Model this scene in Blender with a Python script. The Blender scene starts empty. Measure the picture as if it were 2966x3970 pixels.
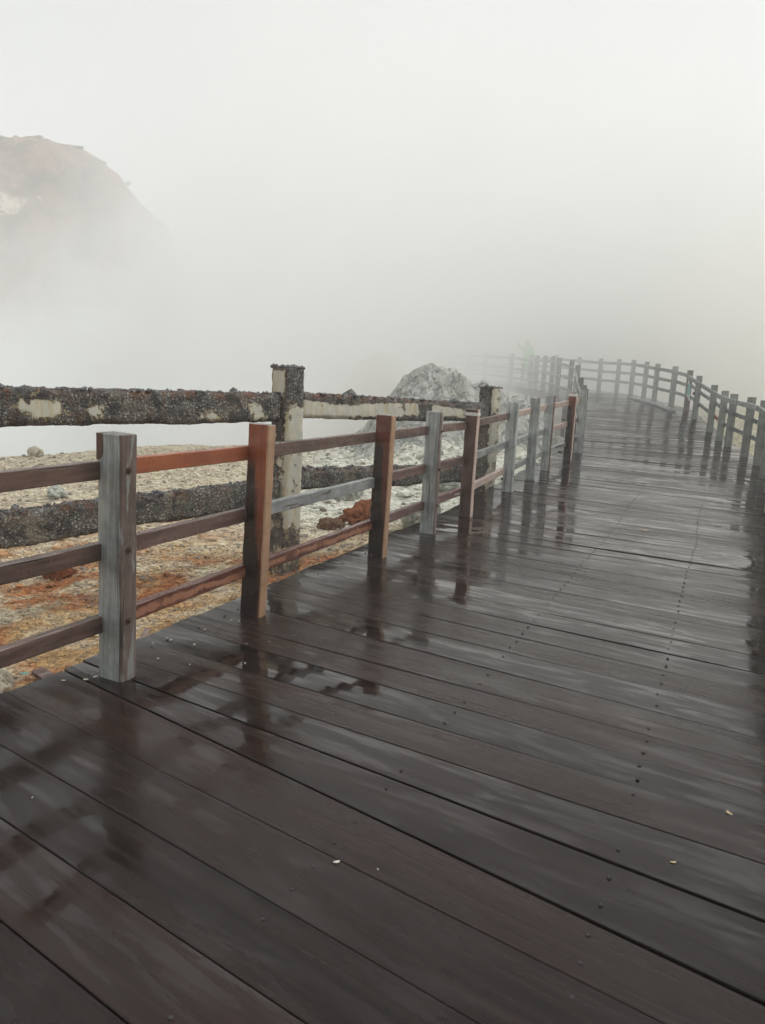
import bpy, bmesh, math, random
import numpy as np
from mathutils import Vector, Matrix, Quaternion
random.seed(7); rng = np.random.default_rng(11)
scene = bpy.context.scene
COL = scene.collection
R = math.radians

# ------------------------------------------------------------------ helpers
def hash3(i, j, k, s):
    h = (i.astype(np.int64) * 374761393 + j.astype(np.int64) * 668265263 + k.astype(np.int64) * 2147483647 + s * 974711) & 0xffffffff
    h = ((h ^ (h >> 13)) * 1274126177) & 0xffffffff
    h = (h ^ (h >> 16)) & 0xffffffff
    h = (h * 2246822519) & 0xffffffff
    return ((h ^ (h >> 15)) & 0xffffff) / float(0xffffff)
def vnoise(x, y, z=None, s=0):
    x = np.asarray(x, float); y = np.asarray(y, float)
    z = np.zeros_like(x) if z is None else np.asarray(z, float)
    i, j, k = np.floor(x), np.floor(y), np.floor(z)
    f, g, h = x - i, y - j, z - k
    f, g, h = f * f * (3 - 2 * f), g * g * (3 - 2 * g), h * h * (3 - 2 * h)
    r = 0
    for a in (0, 1):
        for b in (0, 1):
            for c in (0, 1):
                r = r + (f if a else 1 - f) * (g if b else 1 - g) * (h if c else 1 - h) * hash3(i + a, j + b, k + c, s)
    return r * 2 - 1
def fbm(x, y, z=None, o=4, s=0, ridge=False):
    r, a, t = 0, 1.0, 0
    for n in range(o):
        q = 2.03 ** n
        v = vnoise(np.asarray(x) * q, np.asarray(y) * q, None if z is None else np.asarray(z) * q, s + n)
        r = r + a * ((1 - 2 * np.abs(v)) if ridge else v); t += a; a *= .5
    return r / t
def sstep(a, b, x):
    t = np.clip((np.asarray(x, float) - a) / (b - a), 0, 1); return t * t * (3 - 2 * t)

def mesh_from(name, v, f, mats=(), smooth=False, mi=None):
    me = bpy.data.meshes.new(name); me.from_pydata([tuple(p) for p in v], [], [tuple(q) for q in f])
    for m in mats: me.materials.append(m)
    if mi is not None: me.polygons.foreach_set('material_index', mi)
    me.polygons.foreach_set('use_smooth', [smooth] * len(me.polygons)); me.update()
    return me
def tri_mesh(name, V, F, mats, smooth=False):
    me = bpy.data.meshes.new(name)
    n, m, k = len(V), len(F), F.shape[1]
    me.vertices.add(n); me.vertices.foreach_set('co', V.astype(np.float32).ravel())
    me.loops.add(m * k); me.loops.foreach_set('vertex_index', F.astype(np.int32).ravel())
    me.polygons.add(m); me.polygons.foreach_set('loop_start', np.arange(0, m * k, k, dtype=np.int32))
    me.polygons.foreach_set('use_smooth', np.full(m, smooth))
    for a in mats: me.materials.append(a)
    me.update(calc_edges=True); me.validate(); return me
def link(name, me, parent=None, loc=(0, 0, 0), rot=None):
    o = bpy.data.objects.new(name, me); COL.objects.link(o); o.location = loc
    if parent is not None: o.parent = parent
    if rot is not None: o.rotation_euler = rot
    return o
def tag(o, label=None, cat=None, group=None, kind=None):
    if label: o['label'] = label
    if cat: o['category'] = cat
    if group: o['group'] = group
    if kind: o['kind'] = kind
    return o
def thing(name, label, cat, loc=(0, 0, 0), group=None):
    return tag(link(name, None, loc=loc), label, cat, group)
def bm_mesh(name, bm, mats, smooth=False):
    me = bpy.data.meshes.new(name); bm.normal_update(); bm.to_mesh(me); bm.free()
    for m in mats: me.materials.append(m)
    me.polygons.foreach_set('use_smooth', [smooth] * len(me.polygons)); return me
def grid_faces(nx, ny):
    i, j = np.meshgrid(np.arange(nx - 1), np.arange(ny - 1), indexing='ij')
    a = (i * ny + j).ravel(); return np.stack([a, a + ny, a + ny + 1, a + 1], 1)

# ------------------------------------------------------------------ node helpers
class NT:
    def __init__(self, name):
        self.m = bpy.data.materials.new(name); self.m.use_nodes = True
        self.t = self.m.node_tree; self.b = self.t.nodes['Principled BSDF']; self.out = self.t.nodes['Material Output']
    def n(self, ty, **kw):
        d = self.t.nodes.new(ty)
        for k, v in kw.items():
            if hasattr(d, k) and not k[0].isupper(): setattr(d, k, v)
        return d
    def put(self, sock, v):
        if isinstance(v, bpy.types.NodeSocket): self.t.links.new(v, sock)
        else: sock.default_value = v
    def math(self, op, a, b=0.0, c=None, clamp=False):
        d = self.t.nodes.new('ShaderNodeMath'); d.operation = op; d.use_clamp = clamp
        self.put(d.inputs[0], a); self.put(d.inputs[1], b)
        if c is not None: self.put(d.inputs[2], c)
        return d.outputs[0]
    def mix(self, f, a, b, mode='MIX'):
        d = self.t.nodes.new('ShaderNodeMix'); d.data_type = 'RGBA'; d.blend_type = mode
        self.put(d.inputs[0], f); 
        self.put(d.inputs[6], a if isinstance(a, bpy.types.NodeSocket) else (*a, 1)[:4]); self.put(d.inputs[7], b if isinstance(b, bpy.types.NodeSocket) else (*b, 1)[:4])
        return d.outputs[2]
    def ramp(self, f, lo, hi, a=0.0, b=1.0):
        d = self.t.nodes.new('ShaderNodeMapRange'); d.interpolation_type = 'SMOOTHSTEP'
        self.put(d.inputs[0], f); d.inputs[1].default_value = lo; d.inputs[2].default_value = hi; d.inputs[3].default_value = a; d.inputs[4].default_value = b
        return d.outputs[0]
    def coord(self, kind='Object'):
        return self.t.nodes.new('ShaderNodeTexCoord').outputs[kind]
    def geo(self, k='Position'): return self.t.nodes.new('ShaderNodeNewGeometry').outputs[k]
    def xform(self, v, scale=(1, 1, 1), loc=None):
        d = self.t.nodes.new('ShaderNodeMapping'); self.put(d.inputs[0], v); d.inputs['Scale'].default_value = scale
        if loc is not None: self.put(d.inputs['Location'], loc)
        return d.outputs[0]
    def noise(self, v, scale, detail=4, rough=.55, dist=0, out=0):
        d = self.t.nodes.new('ShaderNodeTexNoise'); self.put(d.inputs['Vector'], v); d.inputs['Scale'].default_value = scale
        d.inputs['Detail'].default_value = detail; d.inputs['Roughness'].default_value = rough; d.inputs['Distortion'].default_value = dist
        return d.outputs[out]
    def vor(self, v, scale, feature='F1', out='Distance', rand=1.0):
        d = self.t.nodes.new('ShaderNodeTexVoronoi'); d.feature = feature; self.put(d.inputs['Vector'], v); d.inputs['Scale'].default_value = scale
        d.inputs['Randomness'].default_value = rand
        return d.outputs[out]
    def sep(self, v):
        d = self.t.nodes.new('ShaderNodeSeparateXYZ'); self.put(d.inputs[0], v); return d.outputs
    def bump(self, h, strength=.3, dist=.01, normal=None):
        d = self.t.nodes.new('ShaderNodeBump'); d.inputs['Strength'].default_value = strength if not isinstance(strength, bpy.types.NodeSocket) else 1
        if isinstance(strength, bpy.types.NodeSocket): self.put(d.inputs['Strength'], strength)
        d.inputs['Distance'].default_value = dist; self.put(d.inputs['Height'], h)
        if normal is not None: self.put(d.inputs['Normal'], normal)
        return d.outputs[0]
    def rand(self): return self.t.nodes.new('ShaderNodeObjectInfo').outputs['Random']
    def attr(self, n, out='Color'):
        d = self.t.nodes.new('ShaderNodeAttribute'); d.attribute_name = n; return d.outputs[out]
    def comb(self, x, y, z):
        d = self.t.nodes.new('ShaderNodeCombineXYZ'); self.put(d.inputs[0], x); self.put(d.inputs[1], y); self.put(d.inputs[2], z); return d.outputs[0]
    def fin(self, col=None, rough=None, normal=None, **kw):
        if col is not None: self.put(self.b.inputs['Base Color'], col if isinstance(col, bpy.types.NodeSocket) else (*col, 1)[:4])
        if rough is not None: self.put(self.b.inputs['Roughness'], rough)
        if normal is not None: self.put(self.b.inputs['Normal'], normal)
        for k, v in kw.items(): self.put(self.b.inputs[k], v)
        return self.m

def wood(name, ca, cb, axis, rough=.5, crack=.5, worn=None, stain=None, spec=.4):
    """weathered timber; axis = grain axis of the local frame (0 x, 2 z); worn = (colour, amount); stain = function(nt, coords) -> (mask, colour)"""
    q = NT(name); rn = q.rand()
    off = q.comb(q.math('MULTIPLY', rn, 37.0), q.math('MULTIPLY', rn, 91.0), q.math('MULTIPLY', rn, 53.0))
    obj = q.coord('Object')
    va = q.t.nodes.new('ShaderNodeVectorMath'); va.operation = 'ADD'; q.put(va.inputs[0], obj); q.put(va.inputs[1], off); p = va.outputs[0]
    s = [1, 1, 1]; s[axis] = .05
    grain = q.noise(q.xform(p, s), 60, 5, .65)
    s2 = [1, 1, 1]; s2[axis] = .12
    band = q.noise(q.xform(p, s2), 14, 3, .6, .4)
    blot = q.noise(p, 7, 4, .6)
    f = q.math('ADD', q.math('MULTIPLY', grain, .45), q.math('MULTIPLY', band, .55))
    col = q.mix(q.ramp(f, .36, .66), ca, cb)
    col = q.mix(q.ramp(blot, .4, .75, 0, .55), col, tuple(x * .62 for x in cb))
    if worn:
        w = q.noise(q.xform(p, [x * 1.0 for x in s2]), 22, 6, .7)
        col = q.mix(q.ramp(w, .56 - worn[1], .60 - worn[1] + .02), col, worn[0])
    ck = q.noise(q.xform(p, [(.035 if i == axis else 1) for i in range(3)]), 26, 3, .5)
    ckm = q.ramp(ck, .315, .345, 1, 0)
    col = q.mix(q.math('MULTIPLY', ckm, crack), col, tuple(x * .22 for x in cb))
    if stain:
        for mk, sc in stain(q, obj, p): col = q.mix(mk, col, sc)
    br = q.t.nodes.new('ShaderNodeHueSaturation'); q.put(br.inputs['Color'], col); q.put(br.inputs['Value'], q.math('MULTIPLY_ADD', rn, .3, .85)); col = br.outputs[0]
    h = q.math('SUBTRACT', q.math('ADD', q.math('MULTIPLY', grain, .5), q.math('MULTIPLY', band, .5)), q.math('MULTIPLY', ckm, .9))
    return q.fin(col, q.ramp(blot, .35, .7, rough - .2, rough + .06), q.bump(h, .55, .003), **{'Specular IOR Level': spec})

# ------------------------------------------------------------------ layout (metres; camera stands over the origin, deck near it at z = 0)
DZ = [(-9, 0), (8.6, 0), (9.9, .05), (10.9, .095), (12, .12), (13.3, .17), (14.3, .215), (15.4, .235), (17, .275), (17.9, .335), (19, .465), (20, .59), (21, .715), (22.3, .89), (23.2, 1.0), (24.6, 1.13), (26, 1.24), (28, 1.3), (31, 1.46), (35, 1.56), (60, 1.6)]
def deck_z(y): return float(np.interp(y, [a for a, b in DZ], [b for a, b in DZ]))
LP = [(-3.0, -.5), (-2.42, .82), (-1.77, 2.2), (-1.212, 3.358), (-.727, 4.404), (.021, 6.08), (.504, 7.152), (.974, 8.152), (1.71, 9.88), (2.2, 10.92), (2.63, 11.95), (3.31, 13.32), (3.74, 14.28), (4.15, 15.75), (4.6, 17.6), (4.94, 19.25), (5.55, 22.2), (5.76, 23.8), (5.62, 24.9), (5.58, 25.7), (5.47, 26.5), (5.35, 27.3), (5.3, 28.1), (4.82, 29.6), (4.05, 31.6), (3.5, 33.1), (2.9, 35.0), (2.3, 37.0)]
RP = [(.35, -.6), (.95, .75), (1.55, 2.1), (2.12, 3.35), (2.62, 4.5), (3.14, 5.7), (3.6, 6.75), (4.1, 7.85), (4.78, 9.28), (5.5, 10.75), (6.17, 12.25), (6.77, 13.75), (7.17, 15.12), (7.67, 17.0), (7.86, 17.9), (8.09, 19.02), (8.46, 20.97), (8.71, 22.22), (8.63, 23.18), (8.42, 24.1), (8.36, 24.95), (8.2, 25.8), (8.05, 26.9), (7.72, 28.0), (7.25, 29.3), (6.65, 30.6), (5.95, 31.9), (5.2, 33.2), (4.4, 34.6), (3.7, 35.9), (3.0, 37.2)]
def offset_poly(P, d):          # shift to the left (+) of the walking direction
    P = np.array(P, float); t = np.zeros_like(P); t[1:-1] = P[2:] - P[:-2]; t[0] = P[1] - P[0]; t[-1] = P[-1] - P[-2]
    t /= np.linalg.norm(t, axis=1)[:, None]; return P + d * np.stack([-t[:, 1], t[:, 0]], 1), t
LPa, Lt = offset_poly(LP, 0); RPa, Rt = offset_poly(RP, 0)
EL, _ = offset_poly(LP, .355); ER, _ = offset_poly(RP, -.32)

# ------------------------------------------------------------------ materials
def m_deck():
    q = NT('wet_deck_planks')
    d = q.t.nodes.new('ShaderNodeUVMap'); d.uv_map = 'grain'; uv = d.outputs[0]
    pc = q.attr('plank'); r1 = q.sep(pc)
    pos = q.geo()
    g1 = q.noise(q.xform(uv, (1.2, 55, 1)), 1, 5, .65, .3)
    g2 = q.noise(q.xform(uv, (.5, 16, 1)), 1, 4, .6, .6)
    blot = q.noise(pos, 1.6, 5, .6)
    f = q.math('ADD', q.math('MULTIPLY', g1, .5), q.math('MULTIPLY', g2, .5))
    col = q.mix(q.ramp(f, .39, .61), (.0050, .0035, .0029), (.0165, .0096, .0077))
    col = q.mix(q.math('MULTIPLY', r1[0], .95), col, q.mix(q.ramp(f, .3, .7), (.0120, .0064, .0048), (.032, .0172, .0132)))
    col = q.mix(q.ramp(blot, .42, .7, 0, .6), col, (.022, .017, .015))
    ck = q.ramp(q.noise(q.xform(uv, (.35, 42, 1)), 1, 2, .5), .27, .30, 1, 0)
    col = q.mix(q.math('MULTIPLY', ck, .8), col, (.006, .005, .005))
    # standing water film: long patches along the planks
    w1 = q.noise(q.xform(uv, (1.0, 7.0, 1)), 1, 5, .62, .5)
    w2 = q.noise(pos, 1.1, 4, .55, .4)
    w3 = q.noise(q.xform(uv, (.7, 34, 1)), 1, 3, .6, .2)
    wet = q.math('ADD', q.math('ADD', q.math('MULTIPLY', w1, .42), q.math('ADD', q.math('MULTIPLY', w2, .40), q.math('MULTIPLY', w3, .18))), q.math('MULTIPLY', q.math('SUBTRACT', r1[1], .5), .16))
    film = q.ramp(wet, .40, .63)
    rough = q.math('ADD', q.math('MULTIPLY', q.math('SUBTRACT', 1.0, film), q.math('MULTIPLY_ADD', q.ramp(g2, .3, .7), .16, .14)), .035)
    h = q.math('SUBTRACT', q.math('MULTIPLY', f, 1.0), q.math('MULTIPLY', ck, .7))
    bs = q.math('MULTIPLY_ADD', q.math('SUBTRACT', 1.0, film), .075, .008)
    nb = q.bump(h, bs, .0035)
    big = q.noise(q.xform(uv, (1.5, 7, 1)), 1, 2, .5)
    nb = q.bump(big, .05, .006, nb)
    return q.fin(col, rough, nb, **{'Specular IOR Level': .23, 'Coat Weight': q.math('MULTIPLY', film, q.ramp(q.noise(q.xform(uv, (2.6, 15, 1)), 1, 4, .6, .6), .45, .60, .06, 1.0)), 'Coat Roughness': .04, 'Coat IOR': 1.33, 'Coat Normal': q.bump(big, .03, .006)})
M_DECK = m_deck()

def ground_col(q, pos, rnd=None):
    x, y, z = q.sep(pos)
    a = q.noise(pos, .55, 5, .6, .3); b = q.noise(pos, 1.7, 5, .65, .5); c = q.noise(pos, 6, 4, .6)
    pale = q.mix(q.ramp(c, .35, .65), (.62, .57, .46), (.45, .40, .31))
    ochre = q.mix(q.ramp(b, .35, .65), (.52, .33, .13), (.40, .235, .085))
    white = q.mix(q.ramp(c, .35, .65), (.72, .72, .66), (.52, .53, .49))
    near = q.ramp(q.math('ADD', y, q.math('MULTIPLY', a, 5.0)), 9.0, 14.0, 1, 0)          # ochre belt by the old fence
    col = q.mix(q.math('MULTIPLY', near, q.ramp(b, .33, .60, .05, .85)), pale, ochre)
    col = q.mix(q.math('MULTIPLY', q.math('MULTIPLY', near, q.ramp(a, .45, .56)), q.ramp(b, .40, .58)), col, (.36, .135, .045))
    rock = q.math('MULTIPLY', q.ramp(x, -3.0, -.8), q.ramp(y, 8.8, 11.0))
    col = q.mix(rock, col, white)
    gr = q.ramp(q.noise(pos, 3.1, 4, .7), .56, .68)
    col = q.mix(q.math('MULTIPLY', gr, .5), col, (.16, .155, .14))
    right = q.ramp(x, 7.0, 9.0)
    col = q.mix(right, col, q.mix(q.ramp(b, .35, .65), (.66, .63, .48), (.50, .48, .37)))
    return col
def m_ground():
    q = NT('crater_ground'); pos = q.geo()
    col = ground_col(q, pos)
    v = q.vor(pos, 16); v2 = q.vor(pos, 16, out='Color'); v3 = q.vor(pos, 40)
    sv = q.sep(v2)
    col = q.mix(.55, col, q.mix(q.ramp(sv[0], .1, .9), tuple([.16, .14, .12]), (.66, .62, .52)), 'OVERLAY')
    rf = q.noise(pos, 2.2, 8, .7, .4)
    h = q.math('ADD', q.math('MULTIPLY', q.math('SUBTRACT', 1.0, v), .6), q.math('ADD', q.math('MULTIPLY', q.math('SUBTRACT', 1.0, v3), .25), q.math('MULTIPLY', rf, 1.6)))
    return q.fin(col, .85, q.bump(h, .9, .05), **{'Specular IOR Level': .25})
M_GROUND = m_ground()
def m_pebble():
    q = NT('gravel_stone'); pos = q.geo(); col = ground_col(q, pos)
    r = q.sep(q.attr('tone'))
    col = q.mix(.62, col, q.mix(r[0], (.12, .115, .11), (.74, .70, .60)), 'OVERLAY')
    col = q.mix(q.ramp(r[1], .90, .93), col, (.20, .17, .13))
    return q.fin(col, .7, q.bump(q.noise(pos, 60, 3), .3, .01))
M_PEB = m_pebble()
def m_rock(name, ca, cb, cc, scale=1.0, bd=.06):
    q = NT(name); pos = q.coord('Object')
    a = q.noise(pos, 1.1 * scale, 6, .65, .6); b = q.noise(pos, 4.5 * scale, 7, .7, .8); c = q.noise(pos, 14 * scale, 5, .7)
    col = q.mix(q.ramp(b, .34, .66), ca, cb)
    col = q.mix(q.ramp(a, .5, .68, 0, .8), col, cc)
    vr = q.noise(q.xform(pos, (1, 1, .7)), 2.6 * scale, 6, .65, 1.0)
    crevice = q.ramp(q.math('ABSOLUTE', q.math('SUBTRACT', vr, .5)), .0, .035, 1, 0)
    col = q.mix(q.math('MULTIPLY', crevice, q.ramp(c, .4, .6, 0, .75)), col, tuple(x * .45 for x in cb))  # crevice shade painted into the base colour along noise lines
    col = q.mix(q.ramp(c, .60, .74, 0, .5), col, tuple(x * .5 for x in cb))
    h = q.math('ADD', q.math('MULTIPLY', b, 1.3), q.math('SUBTRACT', q.math('MULTIPLY', c, .7), q.math('MULTIPLY', crevice, .35)))
    return q.fin(col, .85, q.bump(h, 1.0, bd), **{'Specular IOR Level': .25})
M_MOUND = m_rock('pale_fumarole_rock', (.60, .61, .56), (.38, .395, .365), (.50, .48, .40))
M_TAN = m_rock('tan_crater_rock', (.74, .64, .50), (.58, .48, .36), (.62, .56, .47), .5)
M_BOULD = m_rock('boulder_stone', (.62, .57, .45), (.44, .39, .30), (.50, .47, .40), 2.5, .014)
M_PALEB = m_rock('pale_boulder_stone', (.56, .57, .50), (.40, .42, .37), (.48, .46, .36), 2.0, .014)
M_BROWNB = m_rock('brown_boulder_stone', (.24, .13, .07), (.15, .085, .05), (.20, .13, .08), 2.5, .03)
M_RUST = m_rock('rusty_soil', (.34, .115, .04), (.22, .065, .022), (.27, .10, .04), 3, .035)

def m_concrete():
    q = NT('spalled_aggregate_concrete'); pos = q.coord('Object'); gp = q.geo()
    v = q.vor(gp, 46); vc = q.sep(q.vor(gp, 46, out='Color')); v2 = q.vor(gp, 80); vc2 = q.sep(q.vor(gp, 80, out='Color'))
    n = q.noise(gp, 2.6, 6, .65, .5); n2 = q.noise(gp, 9, 5, .65)
    mat = q.mix(q.ramp(n2, .35, .65), (.045, .042, .037), (.115, .104, .088))
    mat = q.mix(q.ramp(n, .52, .66, 0, .7), mat, (.22, .19, .135))
    st = q.math('MULTIPLY', q.ramp(v, .30, .42, 1, 0), q.ramp(vc[0], .30, .36))
    st2 = q.math('MULTIPLY', q.ramp(v2, .25, .38, 1, 0), q.ramp(vc2[0], .45, .5))
    sm = q.ramp(q.noise(gp, 4.5, 5, .65, .6), .38, .56, .15, 1)
    st = q.math('MULTIPLY', st, sm); st2 = q.math('MULTIPLY', st2, sm)
    col = q.mix(st, mat, q.mix(vc[1], (.14, .14, .135), (.44, .44, .41)))
    col = q.mix(q.math('MULTIPLY', st2, q.math('SUBTRACT', 1.0, st)), col, q.mix(vc2[1], (.10, .10, .10), (.42, .42, .38)))
    # rust bleeding from the reinforcement (top of each beam) 
    rs = q.attr('wear'); ws = q.sep(rs)
    nr = q.noise(q.xform(gp, (3, 3, .8)), 2.2, 5, .7)
    col = q.mix(q.math('MULTIPLY', ws[1], q.ramp(nr, .42, .6, 0, .9)), col, (.13, .05, .022))
    cr = q.ramp(q.math('ABSOLUTE', q.math('SUBTRACT', q.noise(q.xform(gp, (1.5, 1.5, .35)), 2.2, 4, .6, .4), .5)), .0, .012, .75, 0)
    col = q.mix(cr, col, (.085, .036, .018))
    bl = q.ramp(q.noise(gp, 5.5, 5, .7, .8),   .50, .60, 0, .85)
    col = q.mix(bl, col, (.028, .026, .024))
    # surviving skin of cream and grey-green paint
    pn = q.math('ADD', q.math('ADD', q.math('ADD', q.math('MULTIPLY', q.noise(gp, 10, 6, .75, .4), .95), q.math('MULTIPLY', q.noise(gp, 3.4, 3, .5), .4)), q.math('MULTIPLY', q.noise(q.xform(gp, (9, 9, 2.2)), 1.6, 4, .6), .22)), q.math('SUBTRACT', ws[0], .17))
    pm = q.ramp(pn, 1.0, 1.015)
    edge = q.math('SUBTRACT', q.ramp(pn, .94, 1.01), pm, clamp=True)
    pcol = q.mix(q.ramp(n2, .3, .7), (.56, .53, .42), (.45, .46, .40))
    pcol = q.mix(q.ramp(q.noise(q.xform(gp, (12, 12, 1.2)), 1.5, 4, .6), .49, .66, 0, .75), pcol, (.46, .36, .19))
    col = q.mix(q.math('MULTIPLY', edge, .85), col, (.36, .27, .13))
    col = q.mix(pm, col, pcol)
    h = q.math('MULTIPLY', q.math('ADD', q.math('MULTIPLY', q.math('SUBTRACT', 1.0, v), .8), q.math('MULTIPLY', q.math('SUBTRACT', 1.0, v2), .4)), q.math('SUBTRACT', 1.0, pm))
    h = q.math('ADD', h, q.math('MULTIPLY', pm, 1.05))
    return q.fin(col, q.math('MULTIPLY_ADD', pm, -.1, .65), q.bump(h, .9, .012), **{'Specular IOR Level': .35})
M_CONC = m_concrete()
def m_rub():
    q = NT('dark_aggregate_stone'); gp = q.geo(); n = q.noise(gp, 30, 4); n2 = q.noise(gp, 5, 4)
    c = q.mix(q.ramp(n, .35, .65), (.06, .06, .062), (.15, .152, .155)); c = q.mix(q.ramp(n2, .55, .66, 0, .7), c, (.105, .055, .035))
    return q.fin(c, .55, q.bump(n, .4, .01))
M_RUB = m_rub()

GREY_A, GREY_B = (.47, .495, .48), (.20, .216, .208)
def chips(q, obj, p):
    return [(q.ramp(q.noise(q.xform(p, (1, 1, .35)), 24, 5, .7), .66, .69), (.52, .50, .46))]
def wet_streak(q, obj, p):
    x, y, z = q.sep(obj); n = q.noise(q.xform(p, (1, 1, .3)), 6, 5, .6, .4)
    e = q.math('ADD', q.math('MULTIPLY', n, .30), q.math('MULTIPLY', q.math('SUBTRACT', z, .55), -.10))
    m = q.math('MULTIPLY', q.ramp(q.math('ADD', x, q.math('MULTIPLY', e, -.42)), -.052, -.020, 1, 0), q.ramp(z, .90, 1.02, 1, 0))
    low = q.ramp(q.math('ADD', z, q.math('MULTIPLY', n, .5)), .55, 1.0, 1, 0)
    sp = q.ramp(q.noise(q.xform(p, (1, 1, .45)), 9, 3, .5), .67, .70)
    return [(q.math('MULTIPLY', low, .62), (.075, .036, .022)), (q.math('MULTIPLY', m, .95), (.016, .012, .010)), (q.math('MULTIPLY', sp, q.ramp(z, .4, .55, .8, 0)), (.22, .17, .12))]
def dry_patch(q, obj, p):
    x, y, z = q.sep(obj); n = q.noise(q.xform(p, (1, 1, 1)), 3.2, 5, .62)
    e = q.math('ADD', z, q.math('MULTIPLY', q.math('SUBTRACT', n, .5), .13))
    return [(q.math('MULTIPLY', q.math('MULTIPLY', q.ramp(e, -.030, -.018), q.ramp(n, .36, .44)), q.ramp(e, .008, .018, 1, 0)), (.27, .125, .075))]
W = {}
W['grey'] = wood('weathered_grey_post', GREY_A, GREY_B, 2, .55, .55, None, chips)
W['grey_brown'] = wood('grey_paint_worn_to_brown', (.20, .15, .13), (.11, .075, .062), 2, .55, .7, ((.25, .25, .235), .02))
W['grey_dim'] = wood('damp_grey_green_post', (.27, .285, .265), (.175, .19, .175), 2, .45, .4, None)
W['orange'] = wood('fresh_orange_timber', (.34, .105, .048), (.235, .064, .030), 2, .38, .15, None, wet_streak)
W['orange_dark'] = wood('wet_russet_timber', (.19, .060, .032), (.115, .038, .022), 2, .36, .2, None, wet_streak)
W['tan'] = wood('bare_tan_timber', (.50, .315, .195), (.38, .225, .135), 2, .55, .25)
W['pale'] = wood('bare_pink_timber', (.56, .43, .37), (.42, .30, .25), 2, .55, .3)
W['brown'] = wood('dark_brown_timber', (.125, .072, .058), (.070, .040, .034), 2, .45, .5)
W['cap'] = wood('wet_end_grain', (.15, .115, .11), (.085, .062, .06), 0, .35, .4)
W['notch'] = wood('broken_raw_timber', (.13, .065, .042), (.075, .038, .026), 2, .6, .8)
W['r_brown'] = wood('brown_rail', (.125, .078, .062), (.055, .033, .027), 0, .36, .9)
W['r_purple'] = wood('faded_purple_brown_rail', (.19, .120, .102), (.085, .050, .041), 0, .42, .9)
W['r_orange'] = wood('orange_rail', (.38, .120, .055), (.27, .080, .036), 0, .38, .3)
W['r_russet'] = wood('wet_russet_rail', (.130, .050, .033), (.085, .032, .022), 0, .36, .3, None, dry_patch)
W['r_grey'] = wood('grey_rail_with_flaking_paint', (.30, .315, .305), (.17, .175, .17), 0, .5, .95, ((.10, .07, .06), -.01))
W['r_chip'] = wood('dark_rail_with_flaking_paint', (.16, .085, .078), (.085, .045, .042), 0, .5, .8, ((.34, .35, .36), .0))
W['r_tan'] = wood('tan_rail', (.48, .37, .32), (.35, .255, .215), 0, .5, .5)
W['r_dim'] = wood('damp_grey_green_rail', (.27, .285, .27), (.175, .19, .178), 0, .4, .5)
def plain(name, col, rough=.5, metal=0, var=.25, sc=30):
    q = NT(name); n = q.noise(q.coord('Object'), sc, 4, .6)
    c = q.mix(q.ramp(n, .3, .7), tuple(x * (1 - var) for x in col), tuple(min(1, x * (1 + var)) for x in col))
    return q.fin(c, rough, q.bump(n, .2, .005), Metallic=metal)
M_RUSTIRON = plain('rusty_iron', (.085, .045, .032), .6, .3, .5, 120)
M_NAIL = plain('dark_nail', (.035, .03, .028), .45, .4, .3, 200)
M_CHIP = plain('pale_chip', (.62, .58, .50), .6)
M_LEAF = plain('dry_leaf', (.52, .40, .22), .6)
M_TURQ = plain('flaking_turquoise_paint', (.16, .38, .36), .5, 0, .4, 40)
M_WHITE = plain('white_paint', (.62, .62, .58), .5, 0, .2, 40)

# ------------------------------------------------------------------ boardwalk deck
def line_hit(c, d, P):
    best = None
    for a, b in zip(P[:-1], P[1:]):
        e = b - a; den = d[0] * e[1] - d[1] * e[0]
        if abs(den) < 1e-9: continue
        w = a - c; t = (w[0] * e[1] - w[1] * e[0]) / den; u = (w[0] * d[1] - w[1] * d[0]) / den
        if -.0001 <= u <= 1.0001 and (best is None or abs(t) < abs(best)): best = t
    return best
known = [((-.76, 1.639), -33.9), ((-.67, 1.88), -34.0), ((-.35, 1.966), -34.4), ((.1, 1.985), -34.3), ((.035, 2.332), -36.0), ((.6, 2.289), -32.3), ((.62, 2.578), -29.6), ((.67, 2.828), -29.6), ((.716, 3.08), -30.5), ((.766, 3.32), -29.9)]
known[2] = ((-.70, 2.205), -34.4); 
ANG = [(-9, -34.5), (2.2, -34), (3.2, -31.5), (4.5, -30.5), (7, -29.5), (9.5, -27.5), (13, -25), (16, -18), (19, -11.5), (22, -6), (24, 4), (26, 18), (28, 26), (31, 31), (40, 33)]
def center(y):
    return np.array([(np.interp(y, LPa[:, 1], LPa[:, 0]) + np.interp(y, RPa[:, 1], RPa[:, 0])) / 2, y])
bounds = []                      # (left point, right point)
def add_bound(c, ang):
    c = np.array(c, float); d = np.array([math.cos(R(ang)), math.sin(R(ang))])
    tl = line_hit(c, d, EL); tr = line_hit(c, d, ER)
    if tl is None or tr is None: return False
    if tl > tr: tl, tr = tr, tl
    bounds.append((c + d * tl, c + d * tr)); return True
y0 = .80; pre = []
while y0 > -.9:
    pre.append(y0); y0 -= .285
for y in reversed(pre):
    add_bound(center(y), -34.0)
for c, a in known: add_bound(c, a)
yc = bounds[-1]; yc = ((yc[0] + yc[1]) / 2)[1] + .262
while yc < 36.3:
    c = center(yc); a = float(np.interp(yc, [q[0] for q in ANG], [q[1] for q in ANG]))
    add_bound(c, a + random.uniform(-.35, .35))
    yc += random.choice((.255, .27, .285, .225, .262)) * (1.0 if yc < 12 else .96)
good = [bounds[0]]
for b in bounds[1:]:
    if b[0][1] > good[-1][0][1] + .02 or b[0][0] < good[-1][0][0] - .02: good.append(b)
bounds = good
V, F, UV, CO = [], [], [], []
NSEG = 14
deck_rows = []
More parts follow.
